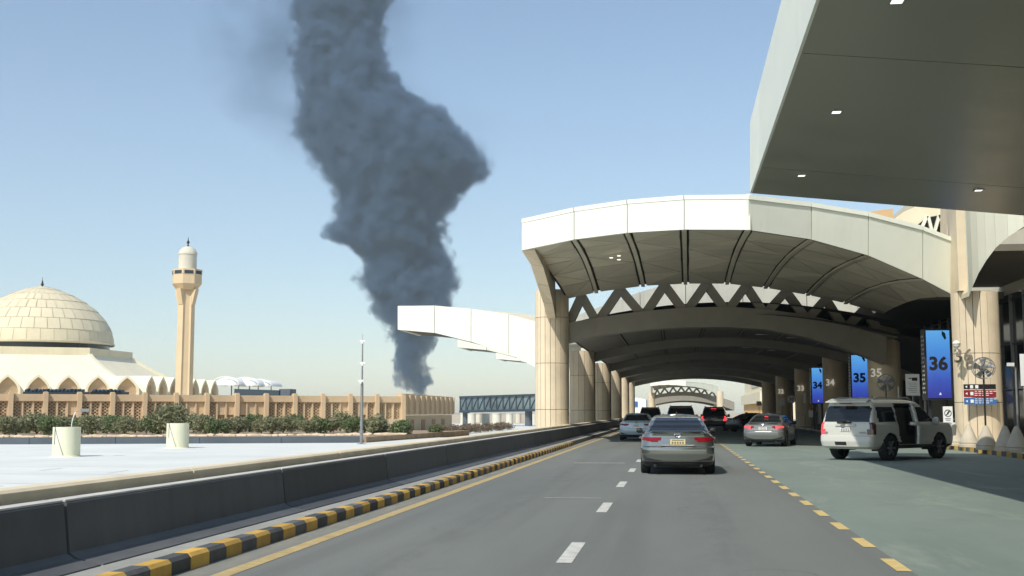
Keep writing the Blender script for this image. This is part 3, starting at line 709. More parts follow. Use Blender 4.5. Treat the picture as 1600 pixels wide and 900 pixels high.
# ================================================================== mosque wall
A0, B0 = at(17, 617, 85.0), at(629, 617, 104.0)
wv = Vector((B0.x - A0.x, B0.y - A0.y, 0)); WL = wv.length; wrz = math.atan2(wv.y, wv.x); bw = WL / 13
t = thing('mosque_wall', 'long sandy wall with carved lattice screens and posts below the mosque', 'wall', (A0.x, A0.y, -0.3), wrz)
TOP = 3.20
def lb(*boxes):
    m = MB()
    for c, d in boxes: m.box(c, d)
    return m
lb(((5.5 * bw, 0.42, 1.45), (15 * bw, 0.2, 2.9))).build('backing', M['mosque_dark'], t, local=True)
post = lb(((0, -0.05, 1.66), (0.34, 0.62, 3.32)), ((0, -0.05, 3.35), (0.26, 0.5, 0.08))).mesh('post'); post.materials.append(M['mosque_wall'])
band = lb(((0, 0.1, TOP - 0.27), (bw - 0.35, 0.44, 0.54))).mesh('top_band'); band.materials.append(M['mosque_wall'])
sill = lb(((0, 0.1, 0.58), (bw - 0.35, 0.5, 1.16))).mesh('base_band'); sill.materials.append(M['mosque_base'])
mul = lb(((0, 0.12, 1.91), (0.12, 0.3, 1.50))).mesh('mullion'); mul.materials.append(M['mosque_wall'])
sw = (bw - 0.35 - 0.24) / 3; sh = 1.50
def lattice(w, h, nx, nz, th, dp, rim=0.05):
    m = MB(); cw, ch = w / nx, h / nz
    for s in (-1, 1): m.box((s * (w / 2 - rim / 2), 0, 0), (rim, dp, h)); m.box((0, 0, s * (h / 2 - rim / 2)), (w - 2 * rim, dp, rim))
    for i in range(nx):
        for j in range(nz):
            x0, z0 = -w / 2 + i * cw, -h / 2 + j * ch; c = Vector((x0 + cw / 2, 0, z0 + ch / 2))
            P = [Vector((x0, 0, z0)), Vector((x0 + cw, 0, z0)), Vector((x0 + cw, 0, z0 + ch)), Vector((x0, 0, z0 + ch))]
            E_ = [Vector((c.x, 0, z0)), Vector((x0 + cw, 0, c.z)), Vector((c.x, 0, z0 + ch)), Vector((x0, 0, c.z))]
            for p in P: m.bar(c, p, th, dp * 0.8, (0, 1, 0)) if False else m.bar(c, p, dp * 0.8, th, (0, 0, 1))
            for p, q in zip(E_, E_[1:] + E_[:1]): m.bar(p, q, dp * 0.7, th, (0, 0, 1))
            m.box(c, (th * 2.2, dp, th * 2.2))
    return m
lat = lattice(sw, sh, 1, 3, 0.055, 0.12).mesh('lattice_screen'); lat.materials.append(M['mosque_wall'])
plain = MB(); plain.box((0, 0, 0.2), (sw, 0.1, sh - 0.4)); plain.add(*(lambda q: (q.v, q.f))(lattice(sw, sh * 0.4, 1, 1, 0.055, 0.12)))
pl_ = plain.mesh('lattice_screen'); pl_.materials.append(M['mosque_wall'])
for k in range(-2, 14):
    inst('post', post, t, (k * bw, 0, 0))
    if k < 13:
        xc = (k + 0.5) * bw
        inst('top_band', band, t, (xc, 0, 0)); inst('base_band', sill, t, (xc, 0, 0))
        for s in (-1, 0, 1):
            x = xc + s * (sw + 0.12)
            solid = (k in (5, 6, 7) and s >= 0) or (k == 1 and s == 1) or random.random() < 0.06
            inst('lattice_screen', pl_ if solid else lat, t, (x, 0.16, 1.91))
        for s in (-0.5, 0.5): inst('mullion', mul, t, (xc + s * (sw + 0.12), 0, 0))
# side wall with fins, running away from the corner
cz = Vector((B0.x, B0.y, -0.3))
t = thing('side_wall', 'brown finned side wall of the mosque court, right of the lattice wall', 'wall', cz)
m = MB(); m.box((B0.x - 0.35, B0.y + 12.6, 2.2), (0.5, 25, 1.9)); m.build('wall', M['mosque_wall'], t)
m = MB(); m.box((B0.x - 0.45, B0.y + 12.6, 0.45), (0.4, 25, 1.5)); m.build('base', M['mosque_base'], t)
for i in range(11):
    m = MB(); m.slab([(B0.x - 0.1, B0.y + 0.3 + i * 2.42, 1.25), (B0.x + 0.12, B0.y + 0.3 + i * 2.42, 1.4), (B0.x + 0.12, B0.y + 0.3 + i * 2.42, 3.08), (B0.x - 0.1, B0.y + 0.3 + i * 2.42, 3.02)], (0, 0.3, 0)); m.build('fin', M['mosque_wall'], t)
for i in range(4):
    m = MB(); m.box((B0.x - 0.24, B0.y + 5 + i * 5, 0.3), (0.08, 1.6, 1.0)); m.build('door', M['mosque_dark'], t)
# dark ribbed awnings standing behind the wall
for (xa, xb), lab in (((36, 128), 'long dark ribbed awning edge above the mosque wall'), ((141, 190), 'short dark ribbed awning edge above the mosque wall')):
    p, q = at(xa, 613, 100), at(xb, 613, 103); t = thing('awning', lab, 'awning', (p.x, p.y, p.z - 0.4), 0, 'dark awnings above the mosque wall')
    m = MB(); m.slab([p - Vector((0, 0, 0.8)), q - Vector((0, 0, 0.8)), q + Vector((0, 0, .05)), p + Vector((0, 0, .05))], (0, 1.5, 0)); m.build('canvas', M['navy'], t)
    n = int((xb - xa) / 6)
    for i in range(n):
        c = lerp(p, q, (i + 0.5) / n) + Vector((0, 0.4, 0.12 + random.uniform(-0.05, 0.08)))
        m = MB(); m.box(c, (0.27, 0.5, 0.22), 0, 0.3); m.build('fold', M['navy'], t)

# ================================================================== mosque
c0 = at(66, 600, 1.0) - Vector((0, 0, H)); d = FWD + RGT * ((66 - CX) / F); s = 160.0
MC = Vector((d.x * s, d.y * s, -0.3)); mrz = math.atan2(MC.y, MC.x) - math.pi / 2
t = thing('mosque', 'cream hexagonal mosque with stepped dome behind the lattice wall', 'mosque', MC, mrz)
def hexv(r, z, k): a = R(-60 + 60 * k); return Vector((r * math.sin(a + R(30)) * 1.0, -r * math.cos(a + R(30)), z))
prof = [(24.0, 3.4), (22.0, 4.15), (18.9, 5.45), (15.2, 7.1), (12.6, 8.5), (11.95, 9.0)]
for k in range(6):
    m = MB(); rows = []
    for r, z in prof:
        p, q = hexv(r, z, k), hexv(r, z, k + 1); rows.append([lerp(p, q, j / 6) for j in range(7)])
    m.grid(rows); m.build('skirt_roof', M['mosque_roof'], t, local=True, smooth=True)
    m = MB(); m.slab([hexv(11.95, 8.7, k), hexv(11.95, 8.7, k + 1), hexv(11.95, 10.0, k + 1), hexv(11.95, 10.0, k)], -(hexv(1, 0, k) + hexv(1, 0, k + 1)) * 0.2); m.build('parapet', M['dome'], t, local=True)
    m = MB(); m.slab([hexv(23.6, 0, k), hexv(23.6, 0, k + 1), hexv(23.6, 3.5, k + 1), hexv(23.6, 3.5, k)], -(hexv(1, 0, k) + hexv(1, 0, k + 1)) * 0.2); m.build('wall', M['mosque_wall'], t, local=True)
    m = MB()
    for (r0, z0), (r1, z1) in zip(prof, prof[1:]): m.bar(hexv(r0, z0 + .1, k), hexv(r1, z1 + .1, k), 0.55, 0.35)
    m.build('hip_ridge', M['mosque_roof'], t, local=True)
m = MB(); m.add([hexv(11.7, 9.75, k) for k in range(6)], [tuple(range(6))]); m.build('terrace', M['mosque_roof'], t, local=True)
m = MB(); m.cyl((0, 0, 9.6), (0, 0, 10.85), 8.95, n=48); m.build('drum', M['glass_dark'], t, local=True, smooth=40)
m = MB(); m.lathe([(9.0, 10.72), (9.55, 10.74), (9.6, 10.98), (9.3, 11.05)], 48); m.build('cornice', M['dome'], t, local=True)
NR, NS = 8, 36
def dome_pt(u, lift=0.0):
    a = u * math.pi / 2; return (9.42 + lift) * math.cos(a) ** 1.38, 10.95 + 7.75 * math.sin(a) * 1.0 + lift
for rI in range(NR):
    u0, u1 = rI / NR, (rI + 1) / NR if rI < NR - 1 else 0.995
    m = MB(); da = 2 * math.pi / NS; gap = 0.002 + 0.001 * rI
    for_arc = [gap + (da - 2 * gap) * j / 2 for j in range(3)]
    rows = []
    for (u, lf) in ((u0, -0.15), (u0, 0.05), (lerp(u0, u1, 0.5), 0.025), (u1 + 0.002, 0.0)):
        r, z = dome_pt(u, lf); rows.append([Vector((r * math.cos(a), r * math.sin(a), z)) for a in for_arc])
    m.grid(rows); me = m.mesh('dome_panel', smooth=30); me.materials.append(M['dome'])
    for k in range(NS): inst('dome_panel', me, t, (0, 0, random.uniform(-0.015, 0.015)), (0, 0, k * da + (da / 2 if rI % 2 else 0)))
m = MB(); m.lathe([(9.25, 10.8)] + [dome_pt(i / 14, -0.035) for i in range(15)], 40); m.build('dome_shell', M['dome_joint'], t, local=True, smooth=True)
fin_prof = [(0.0, 18.55), (0.18, 18.6), (0.09, 18.75), (0.22, 18.95), (0.08, 19.2), (0.13, 19.3), (0.04, 19.5), (0.02, 19.95), (0.0, 20.0)]
m = MB(); m.lathe(fin_prof, 10); m.build('finial', M['dark_metal'], t, local=True, smooth=True)
def arch_prof(w, h):
    pts = []
    for i in range(7):                                # pointed arch, left half
        u = i / 6; pts.append((-w / 2 * (1 - u ** 1.55), h * (0.32 + 0.68 * u ** 0.80) if u > 0 else h * 0.32))
    pts = [(-w / 2, 0.0)] + pts
    return pts + [(-x, z) for x, z in pts[-2::-1]]
wdt, hgt = 2.85, 2.75
ap = arch_prof(wdt, hgt); ip = arch_prof(wdt - 0.55, hgt - 0.32)
hood = MB(); n = len(ap)
rows = [[Vector((x, -0.55, z)) for x, z in ap], [Vector((x, 7.0, z)) for x, z in ap]]
hood.grid(rows); hood.grid([[Vector((x, -0.55, z)) for x, z in ap], [Vector((x, -0.55, z)) for x, z in ip], [Vector((x, 0.0, z)) for x, z in ip]])
hme = hood.mesh('dormer', smooth=35); hme.materials.append(M['mosque_roof'])
scr = MB(); scr.slab([(x, 0.0, z) for x, z in ip], (0, 0.08, 0))
for i in range(7):
    for j in range(4):
        x = -0.9 + i * 0.3 + (0.15 if j % 2 else 0); z = 0.5 + j * 0.26
        scr.bar((x - 0.13, -0.03, z), (x, -0.03, z + 0.15), 0.06, 0.045); scr.bar((x, -0.03, z + 0.15), (x + 0.13, -0.03, z), 0.06, 0.045)
sme = scr.mesh('screen'); sme.materials.append(M['mosque_wall'])
for k in (5, 0, 1):
    p, q = hexv(23.3, 3.5, k), hexv(23.3, 3.5, k + 1); dirv = q - p; nn = (p + q).normalized()
    rz = math.atan2(dirv.y, dirv.x)
    for i in range(7):
        c = lerp(p, q, (i + 0.5) / 7)
        o = inst('dormer', hme, t, c, (0, 0, rz)); inst('screen', sme, o)
# minaret
d = FWD + RGT * ((292 - CX) / F); MP = Vector((d.x * 130, d.y * 130, -0.3))
t = thing('minaret', 'tall sand-coloured minaret with a white domed top right of the dome', 'minaret', MP, R(22.5) + mrz)
m = MB(); m.cyl((0, 0, 0), (0, 0, 15.3), 0.80, 0.74, n=8); m.build('shaft', M['minaret'], t, local=True)
for k in range(4):
    a = R(45 + 90 * k - 22.5); x, y = math.cos(a), math.sin(a)
    m = MB(); m.bar((x * 0.62, y * 0.62, 0), (x * 0.58, y * 0.58, 14.4), 0.62, 0.66, (x, y, 0)); m.build('corner_rib', M['minaret'], t, local=True)
    m = MB(); m.slab([Vector((x * r, y * r, z)) + Vector((-y, x, 0)) * -0.28 for r, z in ((0.6, 13.3), (0.98, 13.5), (1.42, 15.2), (0.6, 15.2))], Vector((-y, x, 0)) * 0.56); m.build('bracket', M['minaret'], t, local=True)
m = MB(); m.lathe([(0.0, 15.05), (1.1, 15.1), (1.62, 15.75), (1.62, 16.75), (1.66, 16.8), (1.66, 17.35), (1.1, 17.4), (0, 17.4)], 8, a0=0); m.build('gallery', M['minaret'], t, local=True)
for k in range(8):
    a = k * math.pi / 4 + math.pi / 8; r = 1.62 * math.cos(math.pi / 8)
    m = MB(); m.box((r * math.cos(a), r * math.sin(a), 17.0), (0.12, 0.95, 0.36), a); m.build('opening', M['navy'], t, local=True)
m = MB(); m.lathe([(0.98, 17.3), (0.98, 19.0), (1.04, 19.03), (1.04, 19.15), (0.93, 19.4), (0.72, 19.72), (0.4, 19.92), (0, 20.0)], 20); m.build('lantern', M['pale_drum'], t, local=True, smooth=40)
m = MB(); m.lathe([(0.0, 19.95), (0.14, 20.0), (0.05, 20.2), (0.18, 20.4), (0.05, 20.65), (0.02, 21.0), (0, 21.02)], 8); m.build('finial', M['dark_metal'], t, local=True)

# ================================================================== tents and dark block behind the mosque
for i, (px, py, w, lab) in enumerate(((352, 590, 44, 'left white vaulted tent roof behind the mosque'), (383, 591, 44, 'middle white vaulted tent roof behind the mosque'), (407, 594, 36, 'right white vaulted tent roof behind the mosque'))):
    p = at(px, py, 235 + i * 4); r = w * 245 / F / 2
    t = thing('tent_roof', lab, 'tent', (p.x, p.y, 1), 0, 'white tent roofs behind the mosque'); m = MB()
    m.grid([[Vector((p.x + r * e * math.cos(a), p.y + dy, p.z - r * 0.55 + 0.60 * r * e * math.sin(a))) for a in [math.pi * j / 14 for j in range(15)]] for dy, e in ((0, 0.02), (0.1, 0.55), (0.6, 0.85), (1.6, 1.0), (5, 1.0), (8, 0.9))])
    m.build('membrane', M['tent'], t, smooth=True)
    m = MB(); m.tube([Vector((p.x + r * math.cos(math.pi * j / 10), p.y - 0.05, p.z - r * 0.55 + 0.62 * r * math.sin(math.pi * j / 10))) for j in range(11)], 0.10, 6); m.build('rim', M['tent'], t)
    m = MB(); m.cyl((p.x - r, p.y, -0.3), (p.x - r, p.y, p.z - r * 0.5), 0.15, n=6); m.cyl((p.x + r, p.y, -0.3), (p.x + r, p.y, p.z - r * 0.5), 0.15, n=6); m.build('post', M['grey_metal'], t)
p, q = at(366, 613, 232), at(438, 613, 232)
t = thing('dark_hall', 'low dark blue flat-roofed hall behind the lattice wall', 'building', (p.x, 232, -0.3))
m = MB(); m.slab([(p.x, 232, -0.3), (q.x, 232, -0.3), (q.x, 232, at(0, 611, 232).z), (p.x, 232, at(0, 608.5, 232).z)], (0, 1.5, 0)); m.build('wall', M['navy'], t)
m = MB(); u, v = at(436, 615, 232), at(453, 610, 232); m.box(((u.x + v.x) / 2, 234, v.z - 2.2), (v.x - u.x, 4, 5.0)); m.build('plant_room', M['slate'], t)

# ================================================================== vents, mast and small things on the deck
def vent(px, py, hpx, wpx, lab, lamp=False):
    p = gnd(px, py, -0.3); sc = p.y / F; r = wpx * sc / 2; h = hpx * sc
    t = thing('vent_pipe', lab, 'vent', p, 0, 'vent pipes on the deck')
    m = MB(); m.lathe([(r - 0.06, 0.0), (r, 0.0), (r * 1.0, h), (r - 0.05, h), (r - 0.05, h - 0.5), (0, h - 0.5)], 32, p); m.build('drum', M['vent'], t, smooth=40)
    m = MB(); m.lathe([(r, 0.0), (r + 0.05, 0.0), (r + 0.02, 0.06), (r, 0.06)], 32, p); m.build('flange', M['vent'], t)
    def sf(a, z, e=0.012): return p + Vector(((r + e) * math.cos(a), (r + e) * math.sin(a), z))
    m = MB(); m.tube([sf(R(-116), h), sf(R(-116), h * 0.42)], 0.018, 6); m.tube([sf(R(-116), h)] + [sf(R(-116 + 9 * j), h * (1 - j / 5)) for j in range(1, 6)], 0.012, 6); m.build('cable', M['grey_metal'], t)
    if lamp:
        m = MB(); pp = [p + Vector((r * 0.35 + 0.16 * (j / 5) ** 2, 0, h + 0.62 * j / 5)) for j in range(6)]; m.tube(pp, 0.022, 6); m.build('lamp_stem', M['white_sign'], t)
        m = MB(); m.box(pp[-1] + Vector((0.42, 0, 0.06)), (0.34, 0.3, 0.12), 0.3); m.bar(pp[-1], pp[-1] + Vector((0.3, 0, 0.05)), 0.03, 0.03); m.build('lamp_head', M['grey_metal'], t)
vent(103, 713.5, 48.5, 44, 'pale yellow vent drum with a small lamp, nearer the left edge', True)
vent(277, 700, 40, 35.5, 'pale yellow vent drum on the white deck, second from the left')
p = gnd(564.5, 694, -0.3); sc = p.y / F; hm = 172 * sc
t = thing('camera_mast', 'thin grey metal camera mast on the white deck before the lattice wall', 'mast', p)
m = MB(); m.cyl(p, p + Vector((0, 0, hm * 0.56)), 0.085, 0.08, n=12); m.build('lower_tube', M['grey_metal'], t, smooth=40)
m = MB(); m.cyl(p + Vector((0, 0, hm * 0.56)), p + Vector((0, 0, hm * 0.97)), 0.05, 0.035, n=10); m.build('upper_tube', M['grey_metal'], t, smooth=40)
m = MB(); m.box(p + Vector((0, 0, 0.02)), (0.4, 0.4, 0.04)); m.cyl(p + Vector((0, 0, hm * 0.1)), p + Vector((0, 0, hm * 0.13)), 0.13, n=10); m.build('base_plate', M['grey_metal'], t)
for zf, dx in ((0.585, -0.05), (0.75, 0.05), (0.955, 0.02)):
    m = MB(); q = p + Vector((0, 0, hm * zf)); m.box(q + Vector((dx, -0.08, 0)), (0.30, 0.16, 0.11), 0.2); m.cyl(q + Vector((dx, -0.12, -0.16)), q + Vector((dx, -0.12, -0.04)), 0.07, n=10); m.build('camera_head', M['white_sign'], t)
m = MB(); m.cyl(p + Vector((0, 0, hm * 0.97)), p + Vector((0, 0, hm * 1.02)), 0.012, n=6); m.build('lightning_rod', M['grey_metal'], t)

# ================================================================== shrubs
def leaf_clump(seed, w, h, n, size, shape='dome'):
    rnd = random.Random(seed); m = MB()
    lobes = [(Vector((rnd.uniform(-.55, .55) * w / 2, rnd.uniform(-.4, .4) * w / 2, h * rnd.uniform(0.35, 0.68))), rnd.uniform(0.26, 0.42)) for _ in range(9)]
    for _ in range(n):
        lc, lr = rnd.choice(lobes)
        dv = Vector((rnd.gauss(0, 1), rnd.gauss(0, 1), rnd.gauss(0, 1))).normalized() * (rnd.random() ** 0.45)
        p = lc + Vector((dv.x * lr * w * 0.8, dv.y * lr * w * 0.8, dv.z * lr * h * 1.15))
        if p.z < 0.04: p.z = rnd.uniform(0.04, 0.3)
        a = Vector((rnd.gauss(0, 1), rnd.gauss(0, 1), rnd.gauss(0.5, 0.8))).normalized(); b_ = a.orthogonal().normalized()
        c = a.cross(b_); s = size * rnd.uniform(0.6, 1.3); th = rnd.uniform(0, 6.28); e = b_ * math.cos(th) + c * math.sin(th); g = a.cross(e)
        m.add([p - e * s, p - g * s * 0.42, p + e * s, p + g * s * 0.42], [(0, 1, 2, 3)])
    return m
shr = {}
for kind, mat in (('olive', 'leaf_olive'), ('green', 'leaf_green')):
    for s in range(4):
        me = leaf_clump(s + (10 if kind == 'green' else 0), 1.9, 1.5, 2600, 0.105).mesh('crown', fixn=False); me.materials.append(M[mat]); shr[kind, s] = me
stem = MB(); rnd = random.Random(3)
for k in range(7): stem.cyl((0, 0, 0), (rnd.uniform(-.5, .5), rnd.uniform(-.4, .4), rnd.uniform(0.5, 1.0)), 0.03, 0.012, n=5)
stem_me = stem.mesh('stems'); stem_me.materials.append(M['bark'])
kinds = ['olive', 'olive', 'olive', 'green', 'olive', 'green', 'olive', 'olive', 'green', 'olive', 'olive', 'green']
row = 0; xp = -8.0
while xp < 606:
    yb = 681.5 - xp * 0.0052 - random.uniform(0, 5)
    p = gnd(xp, yb, 0.03); kd = kinds[row % 12]
    o = thing('shrub', '%s shrub from the left in the row below the lattice wall' % ORD[row], 'shrub', p, random.uniform(0, 6), 'shrubs below the lattice wall')
    s = random.uniform(0.70, 0.98) * (1.25 if abs(xp - 275) < 14 else 1.0); o.scale = (s * 1.12, s * 1.12, s * random.uniform(0.88, 1.12))
    inst('crown', shr[kd, random.randrange(4)], o); inst('stems', stem_me, o)
    row += 1; xp += random.uniform(15.5, 20.0)
for px, py, sc, lab in ((597, 678, 0.75, 'dark green round bush at the right end of the shrub row'), (631, 679, 0.78, 'small dark green bush in front of the wall corner'), (683, 676, 0.55, 'small green bush before the finned side wall')):
    p = gnd(px, py, 0.0); o = thing('bush', lab, 'shrub', (p.x, p.y, -0.32), 1.0); o.scale = (sc * 1.25, sc * 1.25, sc * 1.25)
    inst('crown', shr['green', 2], o); inst('stems', stem_me, o)
rk = MB(); rr_ = random.Random(5); bm = bmesh.new(); bmesh.ops.create_icosphere(bm, subdivisions=1, radius=1.0)
for v in bm.verts: v.co *= rr_.uniform(0.75, 1.15)
rme = bpy.data.meshes.new('bed_stone'); bm.to_mesh(rme); bm.free(); rme.materials.append(M['rock'])
for i in range(52):
    xp = -5 + i * 12.4 + random.uniform(-4, 4); p = gnd(xp, 684.0 - xp * 0.0062 - random.uniform(0, 1.5), 0.03)
    o = bpy.data.objects.new('bed_stone', rme); COL.objects.link(o); o.location = (p.x, p.y, 0.06); o.scale = (random.uniform(0.2, 0.62), 0.22, random.uniform(0.09, 0.17)); o.rotation_euler = (0, 0, random.uniform(-0.4, 0.4))
    tag(o, ORD[i] + ' beige edging stone from the left at the foot of the shrub row', 'stone', 'edging stones of the shrub bed')
# dry hedge on the right
t = thing('dry_hedge', 'low dry greyish hedge in front of the pale drums', 'hedge', gnd(745, 677, -0.3))
m = leaf_clump(31, 1.6, 0.9, 900, 0.09); hm_ = m.mesh('crown', fixn=False); hm_.materials.append(M['leaf_dry'])
for i in range(10):
    p = gnd(697 + i * 10.5, 680 - i * 0.9, -0.33); inst('crown', hm_, t, p - t.location, (0, 0, i * 1.3), (1.0, 1.0, 0.95))

# ================================================================== pale drums and glazed footbridge
dr = [(724, 663, 10), (737, 666, 13), (748, 660, 9), (759, 664, 12.5), (776, 666, 15), (796, 662, 11), (810, 661, 9), (824, 660, 9), (834, 662, 9)]
for i, (px, py, w) in enumerate(dr):
    p = gnd(px, py, -0.34); sc = p.y / F; r = w * sc / 2; h = (py - 648) * sc + 0.1
    o = thing('pale_drum', '%s pale concrete drum from the left below the glazed footbridge' % ORD[i], 'drum', p, 0, 'pale drums below the footbridge')
    m = MB(); m.cyl(p, p + Vector((0, 0, h)), r, r * 0.98, n=20); m.build('body', M['pale_drum'], o, smooth=40)
    m = MB(); m.cyl(p + Vector((0, 0, h)), p + Vector((0, 0, h + 0.08)), r * 1.05, n=20); m.build('lid', M['pale_drum'], o, smooth=40)
b = MB(); b.slab([(-40, 100, -0.35), (-6.5, 92, -0.35), (-6.5, 190, -0.35), (-60, 190, -0.35)], (0, 0, 0.012)); struct(b.build('paved_yard', M['deck']), 'pale paved yard under the footbridge')
t = thing('footbridge', 'long glazed blue-grey footbridge behind the first column', 'footbridge', at(780, 644, 150) * 1.0)
a0, a1 = at(719, 620.5, 168), at(850, 616.5, 152); b0, b1 = at(719, 643, 168), at(850, 640.5, 152)
m = MB(); m.slab([b0, b1, a1, a0], (0.3, 2.6, 0)); m.build('glazing', M['hazed_navy_glass'], t)
for p, q, h_ in ((a0, a1, 0.25), (b0, b1, 0.32)):
    m = MB(); m.bar(p + Vector((0, -0.1, 0)), q + Vector((0, -0.1, 0)), 0.3, h_); m.build('chord', M['navy'], t)
for i in range(14):
    u = i / 13
    m = MB(); m.bar(lerp(b0, b1, u) + Vector((0, -.12, 0)), lerp(a0, a1, u) + Vector((0, -.12, 0)), 0.12, 0.12); m.build('post', M['navy'], t)
    if i < 13:
        m = MB(); m.bar(lerp(b0, b1, u) + Vector((0, -.12, 0)), lerp(a0, a1, u + 1 / 13) + Vector((0, -.12, 0)), 0.1, 0.1); m.build('brace', M['slate'], t)
for u in (0.06, 0.82):
    p = lerp(b0, b1, u); m = MB(); m.cyl((p.x, p.y + 1.2, -0.3), (p.x, p.y + 1.2, p.z), 0.5, n=12); m.build('support', M['slate'], t)

# ================================================================== smoke
DS = 1150.0
d = FWD + RGT * ((600 - CX) / F); az = math.atan2(d.x, d.y); base = Vector((math.sin(az) * DS, math.cos(az) * DS, 0.0))
SM = DS / F / math.cos(math.atan((600 - CX) / F)) * 1.0      # metres per photo pixel there
#      py   left  right
ol = [(650, 633, 668), (615, 629, 671), (580, 617, 672), (550, 609, 668), (525, 609, 678), (500, 598, 700), (480, 586, 712), (460, 572, 706), (440, 566, 704),
      (415, 572, 702), (390, 545, 696), (368, 522, 692), (345, 528, 690), (320, 528, 702), (295, 520, 728), (270, 505, 755), (245, 493, 752), (220, 480, 738), (190, 468, 708),
      (160, 462, 660), (130, 460, 622), (100, 462, 604), (60, 462, 594), (30, 464, 592), (0, 468, 598), (-60, 480, 640), (-140, 500, 700)]
ol = [((644 - y) * SM, ((a + b_) / 2 - 600) * SM, (b_ - a) / 2 * SM) for y, a, b_ in ol]
HT = ol[-1][0] - ol[0][0]; Z0 = ol[0][0]
m = MB(); rows = []; NSG = 40
rnd = random.Random(11)
for z, c, r in ol:
    tt = (z - Z0) / HT; wide = 1.30 + 0.25 * max(0, tt - 0.55)
    g_ = min(1.0, max(0.0, (tt - 0.48) * 3.5)); xl = -r * wide - 135 * g_; xr = r * wide + 95 * g_
    rows.append([Vector((c + (xr if math.cos(a) > 0 else -xl) * math.cos(a), r * 1.25 * math.sin(a), z)) for a in [2 * math.pi * j / NSG for j in range(NSG)]])
m.grid(rows, closed=True); nb = len(m.v); m.add([sum(rows[0], Vector()) / NSG, sum(rows[-1], Vector()) / NSG], [])
m.f += [(j, nb, (j + 1) % NSG) for j in range(NSG)] + [((len(rows) - 1) * NSG + j, (len(rows) - 1) * NSG + (j + 1) % NSG, nb + 1) for j in range(NSG)]
def smoke_mat():
    mt = bpy.data.materials.new('smoke'); mt.use_nodes = True; nt = mt.node_tree
    for n in list(nt.nodes):
        if n.type != 'OUTPUT_MATERIAL': nt.nodes.remove(n)
    out = nt.nodes['Material Output']; tc = nt.nodes.new('ShaderNodeTexCoord')
    def math_(op, a, b_=None, c=None, clamp=False):
        n = nt.nodes.new('ShaderNodeMath'); n.operation = op; n.use_clamp = clamp
        for i, v in enumerate((a, b_, c)):
            if v is None: continue
            if isinstance(v, (int, float)): n.inputs[i].default_value = v
            else: nt.links.new(v, n.inputs[i])
        return n.outputs[0]
    # billows push the coordinates about
    n1 = N(nt, 'ShaderNodeTexNoise'); n1.inputs['Scale'].default_value = 0.024; n1.inputs['Detail'].default_value = 6; n1.inputs['Roughness'].default_value = 0.68
    nt.links.new(tc.outputs['Object'], n1.inputs['Vector'])
    sub = N(nt, 'ShaderNodeVectorMath', operation='SUBTRACT'); sub.inputs[1].default_value = (0.5, 0.5, 0.5); nt.links.new(n1.outputs['Color'], sub.inputs[0])
    scl = N(nt, 'ShaderNodeVectorMath', operation='SCALE'); scl.inputs['Scale'].default_value = 80.0; nt.links.new(sub.outputs[0], scl.inputs[0])
    add = N(nt, 'ShaderNodeVectorMath', operation='ADD'); nt.links.new(tc.outputs['Object'], add.inputs[0]); nt.links.new(scl.outputs[0], add.inputs[1])
    n3 = N(nt, 'ShaderNodeTexNoise'); n3.inputs['Scale'].default_value = 0.075; n3.inputs['Detail'].default_value = 3; nt.links.new(tc.outputs['Object'], n3.inputs['Vector'])
    sb3 = N(nt, 'ShaderNodeVectorMath', operation='SUBTRACT'); sb3.inputs[1].default_value = (0.5, 0.5, 0.5); nt.links.new(n3.outputs['Color'], sb3.inputs[0])
    sc3 = N(nt, 'ShaderNodeVectorMath', operation='SCALE'); sc3.inputs['Scale'].default_value = 30.0; nt.links.new(sb3.outputs[0], sc3.inputs[0])
    ad3 = N(nt, 'ShaderNodeVectorMath', operation='ADD'); nt.links.new(add.outputs[0], ad3.inputs[0]); nt.links.new(sc3.outputs[0], ad3.inputs[1])
    sep = nt.nodes.new('ShaderNodeSeparateXYZ'); nt.links.new(ad3.outputs[0], sep.inputs[0])
    sep0 = nt.nodes.new('ShaderNodeSeparateXYZ'); nt.links.new(tc.outputs['Object'], sep0.inputs[0])
    tz = math_('DIVIDE', math_('SUBTRACT', sep0.outputs[2], Z0), HT)
    CMX = 160.0; RMX = 130.0
    def curve(vals, lo, hi):
        n = nt.nodes.new('ShaderNodeFloatCurve'); cv = n.mapping.curves[0]
        pts = [((z - Z0) / HT, (v - lo) / (hi - lo)) for z, v in vals]
        while len(cv.points) < len(pts): cv.points.new(0.5, 0.5)
        for p, (x, y) in zip(cv.points, pts): p.location = (x, y); p.handle_type = 'AUTO_CLAMPED'
        n.mapping.update(); nt.links.new(tz, n.inputs['Value'])
        return math_('MULTIPLY_ADD', n.outputs[0], hi - lo, lo)
    cx = curve([(z, c) for z, c, r in ol], -CMX, CMX); rr = curve([(z, r) for z, c, r in ol], 0, RMX)
    dx = math_('DIVIDE', math_('SUBTRACT', sep.outputs[0], cx), rr); dyy = math_('DIVIDE', sep.outputs[1], rr)
    dist = math_('SQRT', math_('ADD', math_('MULTIPLY', dx, dx), math_('MULTIPLY', dyy, dyy)))
    soft = math_('MULTIPLY', math_('SUBTRACT', 1.10, dist), 4.5, clamp=True)
    # thin smoke drifting off the upper plume
    n2 = N(nt, 'ShaderNodeTexNoise'); n2.inputs['Scale'].default_value = 0.012; n2.inputs['Detail'].default_value = 5; nt.links.new(tc.outputs['Object'], n2.inputs['Vector'])
    up = math_('MULTIPLY', math_('SUBTRACT', tz, 0.50), 3.0, clamp=True)
    veil = math_('MULTIPLY', math_('MULTIPLY', math_('SUBTRACT', n2.outputs[0], 0.40), 3.0, clamp=True), up)
    dx2 = math_('DIVIDE', math_('SUBTRACT', sep.outputs[0], math_('SUBTRACT', cx, 25.0)), math_('MULTIPLY_ADD', rr, 1.0, 85.0))
    d2 = math_('SQRT', math_('ADD', math_('MULTIPLY', dx2, dx2), math_('MULTIPLY', dyy, dyy)))
